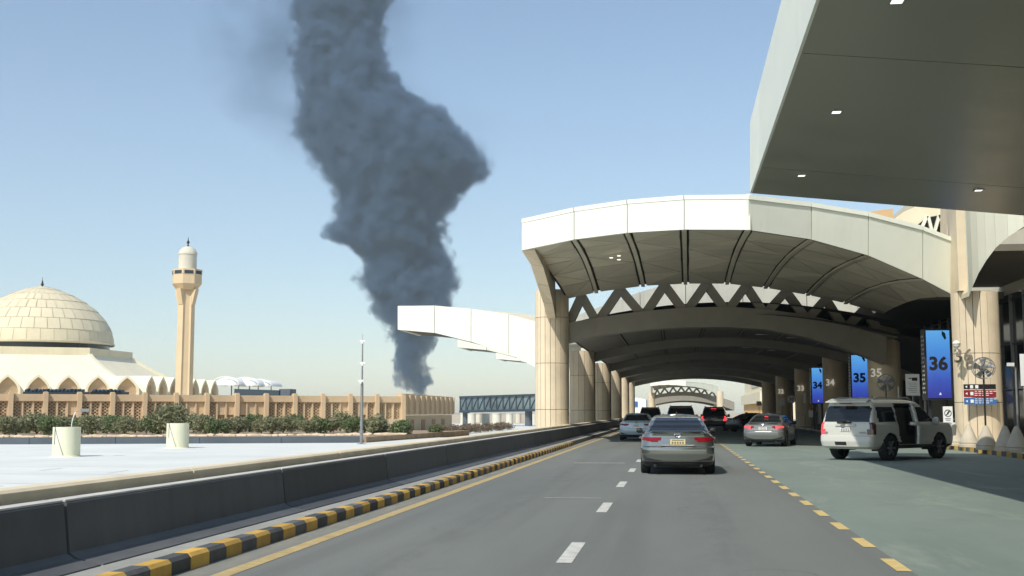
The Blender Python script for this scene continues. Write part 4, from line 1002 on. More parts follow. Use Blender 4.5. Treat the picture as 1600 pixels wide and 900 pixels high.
    vsoft = math_('MULTIPLY', math_('SUBTRACT', 1.0, d2), 2.0, clamp=True)
    dens = math_('ADD', math_('MULTIPLY', math_('MULTIPLY', soft, soft), 0.14), math_('MULTIPLY', math_('MULTIPLY', veil, vsoft), 0.030))
    pv = nt.nodes.new('ShaderNodeVolumePrincipled'); pv.inputs['Color'].default_value = (0.13, 0.215, 0.34, 1); pv.inputs['Anisotropy'].default_value = 0.0
    nt.links.new(dens, pv.inputs['Density']); nt.links.new(pv.outputs[0], out.inputs['Volume'])
    return mt
M['smoke'] = smoke_mat()
o = m.build('smoke_plume', M['smoke']); o.location = base; o.rotation_euler = (0, 0, -az)
struct(o, 'dark blue-grey smoke plume rising behind the lattice wall', 'stuff'); o['category'] = 'smoke'
scene.cycles.volume_step_rate = 0.18; scene.cycles.volume_max_steps = 256

# ================================================================== hazy air round the camera and everything in it
b = MB(); b.box((-150, 1400, 280), (3600, 3800, 564)); o = b.build('haze', M['joint']); struct(o, 'thin dusty air over the whole place', 'stuff')
hz = bpy.data.materials.new('haze_air'); hz.use_nodes = True; nt = hz.node_tree
for n in list(nt.nodes):
    if n.type != 'OUTPUT_MATERIAL': nt.nodes.remove(n)
pv = nt.nodes.new('ShaderNodeVolumePrincipled'); pv.inputs['Color'].default_value = (0.70, 0.87, 1.0, 1); pv.inputs['Density'].default_value = 0.00015; pv.inputs['Anisotropy'].default_value = 0.2
nt.links.new(pv.outputs[0], nt.nodes['Material Output'].inputs['Volume']); o.data.materials.clear(); o.data.materials.append(hz)

# ================================================================== pavement furniture on the right
t = thing('pavement_kerb', 'black and yellow painted kerb along the right pavement edge', 'kerb', (11.2, 40, 0))
kr = {}
for c in ('kerb_yellow', 'kerb_black'):
    q = MB(); q.box((0, 0, 0.045), (0.24, 0.62, 0.23)); kr[c] = q.mesh('kerb_block'); kr[c].materials.append(M[c])
for i in range(60): inst('kerb_block', kr['kerb_yellow' if i % 2 else 'kerb_black'], t, (0, 30 + i * 0.632 - 40, random.uniform(-0.004, 0.004)))
cones = [(1492, 50.3, 'sunlit concrete cone at the left end of the row before column 36'), (1514, 48.5, 'sunlit concrete cone second from the left in the row'),
         (1541, 45.0, 'shaded concrete cone carrying the fan pole'), (1571, 43.8, 'shaded concrete cone right of the fan'), (1589, 42.9, 'shaded concrete cone at the right edge of the row')]
cmesh = MB(); cmesh.lathe([(0.0, 0.0), (0.37, 0.0), (0.37, 0.09), (0.345, 0.11), (0.345, 0.15), (0.36, 0.17), (0.10, 0.80), (0.06, 0.86), (0.0, 0.88)], 24)
cme_ = cmesh.mesh('concrete_cone', smooth=35); cme_.materials.append(M['concrete']); cone_pos = []
for px, yy, lab in cones:
    o = bpy.data.objects.new('concrete_cone', cme_); COL.objects.link(o); x = 11.78
    x = at(px, 690, yy).x; o.location = (x, yy, 0.15); cone_pos.append((x, yy)); tag(o, lab, 'cone', 'concrete cones on the pavement edge')
def fan(x, y, z0, zc, r, lab, base=None):
    t = thing('mist_fan', lab, 'fan', (x, y, z0), 0, 'standing fans')
    m = MB(); m.cyl((x, y, z0), (x, y, zc - 0.1), 0.035, n=10); m.build('pole', M['dark_metal'], t, smooth=40)
    if base:
        m = MB(); m.lathe([(0.0, 0.0), (0.28, 0.0), (0.28, 0.04), (0.05, 0.08), (0, 0.08)], 16, (x, y, z0)); m.build('base', M['dark_metal'], t)
    m = MB(); m.cyl((x, y - 0.02, zc), (x, y + 0.3, zc), 0.11, 0.09, n=14); m.build('motor', M['dark_metal'], t)
    for k in range(5):
        a = k * 2 * math.pi / 5 + 0.4; m = MB()
        e = Vector((math.cos(a), 0, math.sin(a))); g = Vector((-math.sin(a), 0, math.cos(a))); c = Vector((x, y - 0.05, zc))
        m.slab([c + e * 0.07 - g * 0.04, c + e * r * 0.9 - g * 0.13 + Vector((0, -0.05, 0)), c + e * r * 0.9 + g * 0.11 + Vector((0, 0.05, 0)), c + e * 0.07 + g * 0.05], (0, 0.012, 0)); m.build('blade', M['grey_metal'], t)
    m = MB()
    for rr in (r, r * 0.66, r * 0.33):
        for dy in ((-0.14, 0.1) if rr == r else (-0.16,)):
            pts = [Vector((x + rr * math.cos(R(15 * k)), y + dy, zc + rr * math.sin(R(15 * k)))) for k in range(25)]; m.tube(pts, 0.010 if rr < r else 0.016, 5)
    for k in range(16):
        a = R(22.5 * k); m.cyl((x + 0.06 * math.cos(a), y - 0.17, zc + 0.06 * math.sin(a)), (x + r * math.cos(a), y - 0.14, zc + r * math.sin(a)), 0.006, n=4)
    for k in range(8):
        a = R(45 * k); m.cyl((x + r * math.cos(a), y - 0.15, zc + r * math.sin(a)), (x + r * math.cos(a), y + 0.11, zc + r * math.sin(a)), 0.010, n=4)
    m.cyl((x, y - 0.18, zc), (x, y - 0.0, zc), 0.07, n=10); m.build('guard', M['grey_metal'], t)
fx, fy = cone_pos[2]
fan(fx, fy, 1.02, at(1537, 575, fy).z, 0.38, 'round silver fan on a pole above a concrete cone')
fan(at(1384, 600, 62).x, 62.0, 0.15, at(1384, 598, 62).z, 0.42, 'dark fan on a pole in the shade between screens 35 and 36', True)

def screen(num, Y0, xa, xb, ya, yb_, lab):
    px0, px1 = at(xa, ya, Y0), at(xb, yb_, Y0); w = px1.x - px0.x; zt, zb = px0.z, px1.z; xc = (px0.x + px1.x) / 2
    t = thing('gate_screen', lab, 'screen', (xc, Y0, 0.15), 0, 'blue gate number screens')
    m = MB(); m.box((xc, Y0 + 0.42, (zt + zb) / 2), (w + 0.16, 0.80, zt - zb + 0.14)); m.build('housing', M['dark_metal'], t)
    m = MB(); m.box((xc, Y0, (zt + zb) / 2), (w, 0.03, zt - zb)); pic = m.build('display', M['screen'], t)
    me = text_mesh(num, w * 0.80, 0.004, 0.032); me.materials.append(M['sign_black'])
    o = bpy.data.objects.new('digits', me); COL.objects.link(o); o.parent = pic; o.rotation_euler = (math.pi / 2, 0, 0)
    o.location = Vector((xc - 0.02, Y0 - 0.024, zb + (zt - zb) * 0.50)) - wloc(pic)
    m = MB(); c = Vector((xc + w * 0.27, Y0 - 0.024, zt - 0.24)); m.slab([c + Vector((-0.09, 0, 0.22)), c + Vector((-0.10, 0, 0.05)), c + Vector((0.02, 0, -0.17)), c + Vector((0.09, 0, -0.12)), c + Vector((0.05, 0, 0.12))], (0, 0.006, 0)); m.build('leaf_mark', M['leaf_mark'], pic)
    m = MB(); c = Vector((xc + 0.02, Y0 - 0.024, zb + 0.19)); m.slab([c + Vector((-0.055, 0, -0.05)), c + Vector((0.055, 0, -0.05)), c + Vector((0.01, 0, 0.07))], (0, 0.006, 0)); m.build('arrow_mark', M['mark_lit'], pic)
    m = MB()
    for i in range(14):
        for j in range(2): m.cyl((xc - w / 2 - 0.088, Y0 + 0.20 + 0.30 * j + (0.1 if i % 2 else 0), zb + 0.25 + i * 0.19), (xc - w / 2 - 0.078, Y0 + 0.20 + 0.30 * j + (0.1 if i % 2 else 0), zb + 0.25 + i * 0.19), 0.045, n=8)
    m.build('perforations', M['digit_white'], t)
    for s in (-1, 1):
        m = MB(); m.box((xc + s * w * 0.36, Y0 + 0.42, (zb + 0.15) / 2), (0.12, 0.12, zb - 0.2)); m.build('leg', M['dark_metal'], t)
    m = MB(); m.box((xc, Y0 + 0.42, 0.19), (w, 0.7, 0.08)); m.build('base_plate', M['dark_metal'], t)
M['leaf_mark'] = simple('leaf_mark', (0.0, 0.05, 0.03), 0.4, 0)
M['mark_lit'] = emit('mark_lit', (0.85, 0.9, 1.0), 0.9)
screen('36', 54.0, 1446.5, 1487, 516.5, 622, 'blue screen showing 36 beside the sunlit column')
screen('35', 76.5, 1330, 1357, 555, 627, 'blue screen showing 35 above the white SUV')
screen('34', 96.5, 1268, 1287.5, 575, 630, 'smallest blue screen showing 34 between the sedan and the SUV')
def digits(num, Y0, px, py, mat, lab, sz=0.78):
    me = text_mesh(num, sz, 0.03, 0.012); me.materials.append(mat)
    q = at(px, py, Y0 - 0.98); a = -0.5
    o = bpy.data.objects.new('column_number', me); COL.objects.link(o)
    o.location = q; o.rotation_euler = (math.pi / 2, 0, a * 0.55); tag(o, lab, 'number', 'numbers on the columns')
digits('36', Y36, 1505, 557, M['digit_dark'], 'dark number fixed to the sunlit column beside the cones')  # darker letters than on the other columns
for i, n_ in enumerate(('35', '34', '33', '32')):
    Y0 = Y36 + 22 + 22 * i; digits(n_, Y0, (1369, 1297, 1251, 1220)[i], (583, 598, 607, 612)[i], M['digit_lit'], ('white number 35 right of the middle screen', 'white number 34 right of the smallest screen', 'white number 33 left of the smallest screen', 'white number 32, farthest and smallest on the columns')[i], 0.68)
# wayfinding sign on column 36
p, q = at(1506, 600, 49.95), at(1557.5, 633, 49.95); w = q.x - p.x; hh = p.z - q.z
t = thing('wayfinding_sign', 'black, red and blue wayfinding sign on the sunlit column', 'sign', (p.x + w / 2, 49.95, q.z))
for i, c in enumerate(('sign_black', 'sign_red', 'sign_blue')):
    zc = p.z - hh * (0.13 + (0, 0.31, 0.67)[i]) - (0 if i == 0 else 0.01); ht = hh * (0.26, 0.36, 0.34)[i]
    m = MB(); m.box((p.x + w / 2, 50.0, zc), (w, 0.05, ht - 0.02)); row_ = m.build('panel', M[c], t)
    for j in range(3 if i == 0 else 2):
        m = MB(); xx = p.x + 0.10 + j * 0.2
        if j == 0: m.slab([(xx - 0.05, 49.968, zc), (xx + 0.03, 49.968, zc + 0.05), (xx + 0.03, 49.968, zc - 0.05)], (0, 0.008, 0))
        else: m.box((xx, 49.972, zc), (0.12, 0.008, 0.13))
        m.build('pictogram', M['white_sign'], row_)
    if i:
        for j in range(3):
            m = MB()
            for x_ in range(6 - j): m.box((p.x + 0.46 + x_ * 0.145, 49.972, zc + 0.09 - j * 0.08), (0.11 if (x_ + j) % 3 else 0.08, 0.006, 0.028))
            m.build('line_of_text', M['white_sign'], row_)
def post_sign(px, py0, py1, wpx, Y0, lab, kind, zbase=0.15):
    a, b_ = at(px - wpx / 2, py0, Y0), at(px + wpx / 2, py1, Y0); xc = (a.x + b_.x) / 2
    t = thing('post_sign', lab, 'sign', (xc, Y0, zbase))
    m = MB(); m.cyl((xc, Y0 + 0.03, zbase), (xc, Y0 + 0.03, a.z - 0.05), 0.028, n=8); m.build('pole', M['grey_metal'], t)
    m = MB(); c = Vector((xc, Y0, (a.z + b_.z) / 2)); w_, h_ = b_.x - a.x, a.z - b_.z
    if kind == 'round': m.cyl(c + Vector((0, 0.0, 0)), c + Vector((0, -0.02, 0)), w_ / 2, n=28)
    else: m.box(c, (w_, 0.025, h_))
    pl = m.build('plate', M['white_sign'], t)
    if kind == 'no_walk':
        m = MB(); m.tube([c + Vector((0.13 * math.cos(R(20 * k)), -0.02, 0.05 + 0.13 * math.sin(R(20 * k)))) for k in range(19)], 0.013, 5); m.bar(c + Vector((-0.09, -0.02, -0.04)), c + Vector((0.09, -0.02, 0.14)), 0.012, 0.025)
        m.bar(c + Vector((0.02, -0.02, 0.10)), c + Vector((-0.02, -0.02, 0.0)), 0.012, 0.05); m.box(c + Vector((0.03, -0.02, 0.12)), (0.035, 0.012, 0.035)); m.build('symbol', M['sign_black'], pl)
        m = MB(); m.box(c + Vector((0, -0.016, -0.17)), (0.22, 0.006, 0.03)); m.box(c + Vector((0, -0.016, -0.23)), (0.17, 0.006, 0.025)); m.build('line_of_text', M['grey_metal'], pl)
    if kind == 'poster':
        m = MB(); m.box(c + Vector((0.1, -0.016, h_ * 0.26)), (0.26, 0.006, 0.16)); m.box(c + Vector((-0.12, -0.016, h_ * 0.30)), (0.14, 0.006, 0.05)); m.build('picture', M['black_plastic'], pl)
        for j in range(6):
            m = MB(); m.box(c + Vector((0.02 * (j % 3) - 0.02, -0.016, h_ * 0.08 - j * 0.09)), (w_ * (0.62 - 0.06 * (j % 3)), 0.006, 0.022)); m.build('line_of_text', M['grey_metal'], pl)
    if kind == 'round':
        m = MB(); m.tube([c + Vector((w_ * 0.45 * math.cos(R(15 * k)), -0.024, w_ * 0.45 * math.sin(R(15 * k)))) for k in range(25)], 0.022, 5); m.build('ring', M['grey_metal'], pl)
        me = text_mesh('50', w_ * 0.55, 0.004, 0.004); me.materials.append(M['sign_black']); o = bpy.data.objects.new('digits', me); COL.objects.link(o); o.parent = pl
        o.location = c + Vector((0, -0.026, 0)) - wloc(pl); o.rotation_euler = (math.pi / 2, 0, 0)
    return t
post_sign(1481, 635, 660, 16, 49.6, 'white square no walking sign on a post beside the SUV bonnet', 'no_walk')
post_sign(1426, 584.5, 618, 23, 61.0, 'white notice board with small print left of screen 36', 'poster')
post_sign(1236.5, 616.5, 631, 14, 100.0, 'round white 50 speed sign in the tunnel shade', 'round')
post_sign(1257, 614, 630, 4.5, 92.0, 'narrow white sign left of screen 34', 'plain')
post_sign(1222, 622, 634, 9, 108.0, 'small grey square sign below number 32', 'plain')
post_sign(1267, 641, 652, 7, 90.0, 'small white square sign below screen 34', 'plain')
post_sign(1186, 627, 634, 8, 150.0, 'small pale sign deep in the tunnel', 'plain')
post_sign(1599, 553, 603, 12, 45.0, 'tall white notice at the right edge of the picture', 'plain')
# globe camera on its bracket, street pole at the right edge
p = at(1494.5, 538, 49.7)
t = thing('globe_camera', 'white globe camera on a short bracket beside screen 36', 'camera', (p.x, p.y, p.z - 0.4))
m = MB(); m.lathe([(0, -0.17), (0.10, -0.13), (0.155, -0.03), (0.16, 0.03), (0.13, 0.10), (0.06, 0.15), (0, 0.16)], 16, p); m.build('dome', M['globe'], t, smooth=True)
m = MB(); m.tube([p + Vector((0, 0, -0.12)), p + Vector((0.03, 0.02, -0.3)), p + Vector((0.12, 0.5, -0.42)), p + Vector((0.4, 0.98, -0.45))], 0.04, 8); m.build('bracket', M['globe'], t)
m = MB(); m.cyl(p + Vector((0, 0, 0.0)), p + Vector((0, 0, 0.025)), 0.168, n=20); m.build('ring', M['grey_metal'], t)
x = at(1592, 690, 44.0).x
t = thing('light_pole', 'slim grey pole with a small lamp at the right edge', 'pole', (x, 44, 0.15))
zt = at(1590, 575, 44).z
m = MB(); m.cyl((x, 44, 0.15), (x, 44, zt), 0.045, 0.038, n=10); m.build('pole', M['grey_metal'], t, smooth=40)
m = MB(); m.bar((x, 44, zt), (x - 0.16, 43.9, zt + 0.12), 0.05, 0.05); m.build('arm', M['grey_metal'], t)
m = MB(); m.box((x - 0.2, 43.88, zt + 0.12), (0.2, 0.16, 0.12), 0.2); m.build('lamp_head', M['white_sign'], t)
m = MB(); m.box((x, 44, 0.17), (0.25, 0.25, 0.04)); m.build('base_plate', M['grey_metal'], t)
for px, Y0, zt_, lab in ((1316, 66, 620, 'thin grey pole left of screen 35 behind the SUV'), (1405, 58, 604, 'thin grey pole behind the open SUV door'), (1363, 70, 618, 'thin grey pole right of screen 35')):
    x = at(px, 640, Y0).x; o = thing('stanchion', lab, 'pole', (x, Y0, 0.15 if x > 11.1 else 0.0)); zb = 0.15 if x > 11.1 else 0.0
    m = MB(); m.cyl((x, Y0, zb), (x, Y0, at(px, zt_, Y0).z), 0.04, n=8); m.build('tube', M['grey_metal'], o, smooth=40)
    m = MB(); m.cyl((x, Y0, zb), (x, Y0, zb + 0.04), 0.14, n=12); m.build('foot', M['dark_metal'], o)
# luggage trolleys nested below screen 36
tro = None
for i in range(4):
    x0, y0 = 11.75 + i * 0.10, 51.6 + i * 0.55
    t = thing('luggage_trolley', ('nearest', 'second', 'third', 'farthest')[i] + ' metal luggage trolley in the nested row below screen 36', 'trolley', (x0, y0, 0.15), 0.1, 'luggage trolleys below screen 36')
    m = MB(); m.tube([(-0.28, 0.35, 0.25), (-0.28, -0.4, 0.2), (0.28, -0.4, 0.2), (0.28, 0.35, 0.25)], 0.018, 6); m.build('base_frame', M['grey_metal'], t, local=True)
    m = MB(); m.tube([(-0.28, 0.35, 0.25), (-0.30, 0.52, 1.05), (0.30, 0.52, 1.05), (0.28, 0.35, 0.25)], 0.02, 6); m.tube([(-0.29, 0.44, 0.65), (0.29, 0.44, 0.65)], 0.015, 6); m.build('push_frame', M['grey_metal'], t, local=True)
    m = MB(); m.box((0, 0.44, 0.82), (0.5, 0.22, 0.2)); m.build('basket', M['white_sign'] if i == 0 else M['grey_metal'], t, local=True)
    for wx, wy in ((-0.24, 0.3), (0.24, 0.3), (0, -0.38)):
        m = MB(); m.cyl((wx - 0.02, wy, 0.075), (wx + 0.02, wy, 0.075), 0.075, n=10); m.build('wheel', M['rubber'], t, local=True)

# ================================================================== vehicles
def interp(keys, z):
    for a, b_ in zip(keys, keys[1:]):
        if z <= b_[0]:
            u = (z - a[0]) / (b_[0] - a[0]); u2 = u * u * (3 - 2 * u) * 0.5 + u * 0.5
            return [x + (y - x) * u2 for x, y in zip(a[1:], b_[1:])]
    return list(keys[-1][1:])
def half_loop(yr, yf, hw, rr, rf, bow, ns):
    pts = []; y1 = yr + bow * ((hw - rr) / hw) ** 2; y2 = yf - bow * 1.3 * ((hw - rf) / hw) ** 2
    for i in range(9): x = (hw - rr) * i / 9; pts.append((x, yr + bow * (x / hw) ** 2))
    for i in range(8): a = math.pi / 2 * i / 8; pts.append((hw - rr + rr * math.sin(a), y1 + rr * (1 - math.cos(a))))
    for i in range(ns + 1): pts.append((hw, y1 + rr + (y2 - rf - y1 - rr) * i / ns))
    for i in range(1, 9): a = math.pi / 2 * i / 8; pts.append((hw - rf + rf * math.cos(a), y2 - rf + rf * math.sin(a)))
    for i in range(1, 10): x = (hw - rf) * (1 - i / 9); pts.append((x, yf - bow * 1.3 * (x / hw) ** 2))
    return pts
class Car:
    def __init__(s, spec): s.sp = spec; s.faces = {}      # part -> MB
    def emit(s, part, quad):
        s.faces.setdefault(part, MB()).add(quad, [tuple(range(len(quad)))])
    def shell(s, keys, levels, rr, rf, bow, ns, pred, zdef, crown, ncap=8, bottom=False):
        sp = s.sp; loops = []
        z0, z1 = keys[0][0], keys[-1][0]
        for i in range(levels + 1):
            z = z0 + (z1 - z0) * i / levels; yr, yf, hw = interp(keys, z)
            hl = half_loop(yr, yf, hw, rr(z), rf(z), bow(z), ns)
            loops.append([Vector((x * (1 - sp['taper'] * (abs(y) / sp['L'] * 2) ** 3), y, zdef(y, z))) for x, y in hl])
        for i in range(levels):
            for j in range(len(loops[0]) - 1):
                q = [loops[i][j], loops[i][j + 1], loops[i + 1][j + 1], loops[i + 1][j]]
                for sx in (1, -1):
                    qq = [Vector((p.x * sx, p.y, p.z)) for p in (q if sx == 1 else q[::-1])]
                    c = sum(qq, Vector()) / 4; part = pred(c)
                    if part: s.emit(part, qq)
        top = loops[-1]
        rows = [[Vector((p.x * (1 - 2 * k / ncap), p.y, p.z + crown * (1 - (1 - 2 * k / ncap) ** 2))) for k in range(ncap + 1)] for p in top]
        for a, b_ in zip(rows, rows[1:]):
            for k in range(ncap):
                qq = [a[k], b_[k], b_[k + 1], a[k + 1]]; c = sum(qq, Vector()) / 4; part = pred(c)
                if part: s.emit(part, qq)
        if bottom:
            lo = loops[0]
            for a, b_ in zip(lo, lo[1:]): s.emit('underbody', [a, b_, Vector((-b_.x, b_.y, b_.z)), Vector((-a.x, a.y, a.z))])
def weld(mb, d=0.0006):
    me = mb.mesh('tmp', fixn=False); bm = bmesh.new(); bm.from_mesh(me); bmesh.ops.remove_doubles(bm, verts=bm.verts[:], dist=d)
    bmesh.ops.dissolve_degenerate(bm, edges=bm.edges[:], dist=0.0001)
    return bm, me
def car_part(mb, name, mat, parent, out=0.0, smooth=38):
    bm, me = weld(mb)
    bmesh.ops.recalc_face_normals(bm, faces=bm.faces[:])
    if out:
        bm.normal_update()
        cen = Vector((0, 0, 0.7)); flip = sum(1 if f.normal.dot(f.calc_center_median() - cen) > 0 else -1 for f in bm.faces) < 0
        for v in bm.verts: v.co += v.normal * (-out if flip else out)
    me.name = name; bm.to_mesh(me); bm.free(); me.shade_smooth(); me.set_sharp_from_angle(angle=R(smooth)); me.materials.append(mat)
    o = bpy.data.objects.new(name, me); COL.objects.link(o); o.parent = parent; return o
PAINTS = {}
def make_car(kind, name, label, cat, loc, heading, col, lit=False, metal=0.5, plate='plate_white', group=None, rear_mat=None, door_open=False, prough=0.28):
    t = thing(name, label, cat, loc, -heading, group)
    key = tuple(col)
    if key not in PAINTS: PAINTS[key] = paint('paint_' + name, col, metal, prough)
    body = PAINTS[key]
    suv = kind == 'suv'
    if suv:
        sp = dict(L=5.13, taper=0.045, hw=1.0, rw=0.39, yw=(-1.48, 1.47), ra=0.47)
        low = [(0.36, -2.36, 2.38, 0.90), (0.44, -2.53, 2.52, 0.97), (0.60, -2.565, 2.56, 0.995), (0.70, -2.55, 2.56, 1.0), (0.755, -2.535, 2.555, 1.0), (0.785, -2.455, 2.55, 1.0), (0.95, -2.45, 2.52, 1.0), (1.10, -2.435, 2.45, 0.99), (1.16, -2.42, 2.36, 0.965), (1.18, -2.41, 2.28, 0.94)]
        gh = [(1.14, -2.415, 1.46, 0.965), (1.22, -2.40, 1.36, 0.945), (1.45, -2.335, 1.06, 0.90), (1.70, -2.235, 0.74, 0.835), (1.80, -2.21, 0.55, 0.80), (1.86, -2.22, 0.36, 0.745), (1.895, -2.10, 0.10, 0.66)]
        rrl, rfl, bw_ = (lambda z: 0.13 if z > 0.76 else 0.2), (lambda z: 0.22), (lambda z: 0.05)
        rrg, rfg, bwg = (lambda z: 0.11), (lambda z: 0.18), (lambda z: 0.05)
        zd = lambda y, z: z - max(0, y - 1.2) * 0.035 * (z - 0.36) / 0.8
        zt, crown_l, crown_g = 1.895, 0.045, 0.035
        yr_w = -2.2
    else:
        sp = dict(L=4.86, taper=0.07, hw=0.92, rw=0.335, yw=(-1.40, 1.42), ra=0.385)
        low = [(0.19, -2.16, 2.20, 0.80), (0.25, -2.33, 2.36, 0.875), (0.36, -2.395, 2.42, 0.905), (0.50, -2.425, 2.43, 0.918), (0.60, -2.425, 2.41, 0.92), (0.655, -2.415, 2.38, 0.92), (0.685, -2.325, 2.36, 0.917), (0.84, -2.30, 2.30, 0.905), (0.93, -2.285, 2.18, 0.875), (0.985, -2.30, 2.02, 0.82), (1.005, -2.285, 1.90, 0.775)]
        gh = [(0.955, -1.98, 1.52, 0.80), (1.03, -1.80, 1.34, 0.785), (1.14, -1.54, 1.08, 0.735), (1.27, -1.22, 0.78, 0.67), (1.36, -0.93, 0.54, 0.615), (1.40, -0.72, 0.38, 0.57), (1.425, -0.50, 0.18, 0.50)]
        rrl, rfl, bw_ = (lambda z: 0.27), (lambda z: 0.34), (lambda z: 0.10 if z < 0.68 else 0.07)
        rrg, rfg, bwg = (lambda z: 0.17), (lambda z: 0.2), (lambda z: 0.10)
        zd = lambda y, z: z - max(0, y - 0.9) * 0.085 * max(0, z - 0.45) / 0.55
        zt, crown_l, crown_g = 1.425, 0.035, 0.03
    rw, ra, hw = sp['rw'], sp['ra'], sp['hw']
    def arch(c):
        return abs(c.x) > 0.6 * hw and any((c.y - yw) ** 2 + (c.z - rw) ** 2 < ra * ra for yw in sp['yw'])
    door_y = (-1.02, 0.10)
    def in_door(c): return door_open and c.x > 0.6 and door_y[0] < c.y < door_y[1] and 0.50 < c.z < 1.79 and not ((c.y + 1.48) ** 2 + (c.z - 0.39) ** 2 < 0.62 ** 2)
    def pl(c):
        if arch(c): return None
        if suv:
            if in_door(c): return 'door'
            if abs(c.x) > 0.79 and c.y < -2.26 and c.z > 0.80: return 'tail_light_r' if c.x > 0 else 'tail_light_l'
            if c.z < 0.47 and c.y > -2.0: return 'sill'
            if c.y < -2.4 and 0.47 < c.z < 0.60 and -0.30 < c.x < 0.12 and c.z < 0.58: return 'tow_cover'
        else:
            e = abs(c.x)
            if c.y < -2.02 and e > 0.38 and 0.79 + max(0, e - 0.62) * 0.16 + max(0, 0.50 - e) * 0.5 < c.z < 0.895 - max(0, 0.46 - e) * 0.25: return 'tail_light_r' if c.x > 0 else 'tail_light_l'
            if c.z < 0.315 and c.y < -1.9: return 'diffuser'
            if c.z < 0.245: return 'sill'
        return 'body'
    def pg(c):
        if suv:
            if in_door(c): return 'door_window' if 1.22 < c.z < 1.68 and door_y[0] + 0.12 < c.y < door_y[1] - 0.12 else 'door'
            if c.z < 1.70 and c.z > 1.20:
                if c.y < -2.2 and abs(c.x) < 0.80: return 'rear_window'
                if abs(c.x) > 0.6:
                    if -2.06 < c.y < -1.12 and c.z < 1.66: return 'quarter_window'
                    if -0.90 < c.y < 0.02 and c.z < 1.66: return 'door_glass'
                    if 0.18 < c.y < 1.20 - (c.z - 1.2) * 1.22 and c.z < 1.66: return 'front_glass'
                if abs(c.x) < 0.80 and c.y > 0.2: return 'windscreen'
        else:
            if 1.05 < c.z < 1.35:
                yr, yf, hwz = interp(gh, c.z)
                if abs(c.x) < hwz - 0.135 and c.y < (yr + yf) / 2: return 'rear_window'
                if abs(c.x) < hwz - 0.10: return 'windscreen'
                if abs(c.x) > hwz - 0.03 and yr + 0.36 < c.y < -0.12 and c.z < 1.345: return 'door_glass'
                if abs(c.x) > hwz - 0.03 and -0.04 < c.y < yf - 0.32 and c.z < 1.345: return 'front_glass'
        return 'body'
    car_ = Car(sp)
    car_.shell(low, 44, rrl, rfl, bw_, 64, pl, zd, crown_l, bottom=True)
    car_.shell(gh, 26, rrg, rfg, bwg, 50, pg, lambda y, z: z, crown_g)
    mats = dict(body=body, underbody=M['black_plastic'], sill=M['black_plastic'], diffuser=M['black_plastic'], tow_cover=M['black_plastic'])
    for part, mb in car_.faces.items():
        if part in ('door', 'door_window'): continue
        if part in mats: car_part(mb, part, mats[part], t)
        elif part.startswith('tail_light'):
            mt = M['brake_lit'] if (lit is True or (lit == 'left' and part.endswith('_l'))) else (M['smoke_lens'] if suv else M['red_lens'])
            if lit is True:
                c_in = MB(); c_out = MB()
                for f in mb.f:
                    c = sum((mb.v[i] for i in f), Vector()) / 4
                    (c_in if (abs(c.x) > 0.55 * hw and c.y < -1.9) else c_out).add([mb.v[i] for i in f], [(0, 1, 2, 3)])
                if c_out.f: car_part(c_out, 'tail_light', M['red_lens'], t, 0.006)
                car_part(c_in, 'brake_light', M['brake_lit'], t, 0.008)
            else: car_part(mb, 'tail_light', mt, t, 0.008)
        elif part in ('quarter_window', 'door_glass', 'front_glass'):
            for sx in (-1, 1):
                q = MB()
                for f in mb.f:
                    if sum(mb.v[i].x for i in f) * sx > 0: q.add([mb.v[i] for i in f], [(0, 1, 2, 3)])
                if q.f: car_part(q, part, M['glass_dark'], t, 0.004)
        else: car_part(mb, part, M['glass_dark'], t, 0.004)
    if door_open:
        hinge = Vector((0.985, door_y[1], 0)); ang = R(34)
        rot = Matrix.Rotation(ang, 3, 'Z')
        def swing(mb, inset=0.0):
            q = MB(); q.add([hinge + rot @ (p - hinge) for p in mb.v], mb.f); return q
        d_ = car_part(swing(car_.faces['door']), 'open_door', body, t); d_['label'] = 'open rear passenger door'
        sol = d_.modifiers.new('thickness', 'SOLIDIFY'); sol.thickness = 0.10; sol.offset = -1
        car_part(swing(car_.faces['door_window']), 'door_window', M['glass_dark'], d_, 0.0)
        m = MB(); m.box((0, -0.45, 1.05), (1.35, 2.6, 1.2)); m.build('cabin_trim', M['interior'], t, local=True)
        for sx, sy in ((0.35, -0.95), (-0.35, -0.95), (0.35, 0.25), (-0.35, 0.25)):
            m = MB(); m.box((sx * 1.25, sy, 0.85), (0.5, 0.5, 0.2)); m.box((sx * 1.25, sy - 0.25, 1.2), (0.5, 0.16, 0.65), 0, 0.15); m.box((sx * 1.25, sy - 0.32, 1.58), (0.26, 0.1, 0.18)); m.build('seat', M['black_plastic'], t, local=True)
        m = MB(); m.box((0.80, -0.45, 0.53), (0.45, 1.1, 0.06)); m.build('door_sill', M['black_plastic'], t, local=True)
        m = MB(); m.box((1.02, 0.0, 0.42), (0.16, 2.2, 0.05)); m.build('running_board', M['black_plastic'], t, local=True)
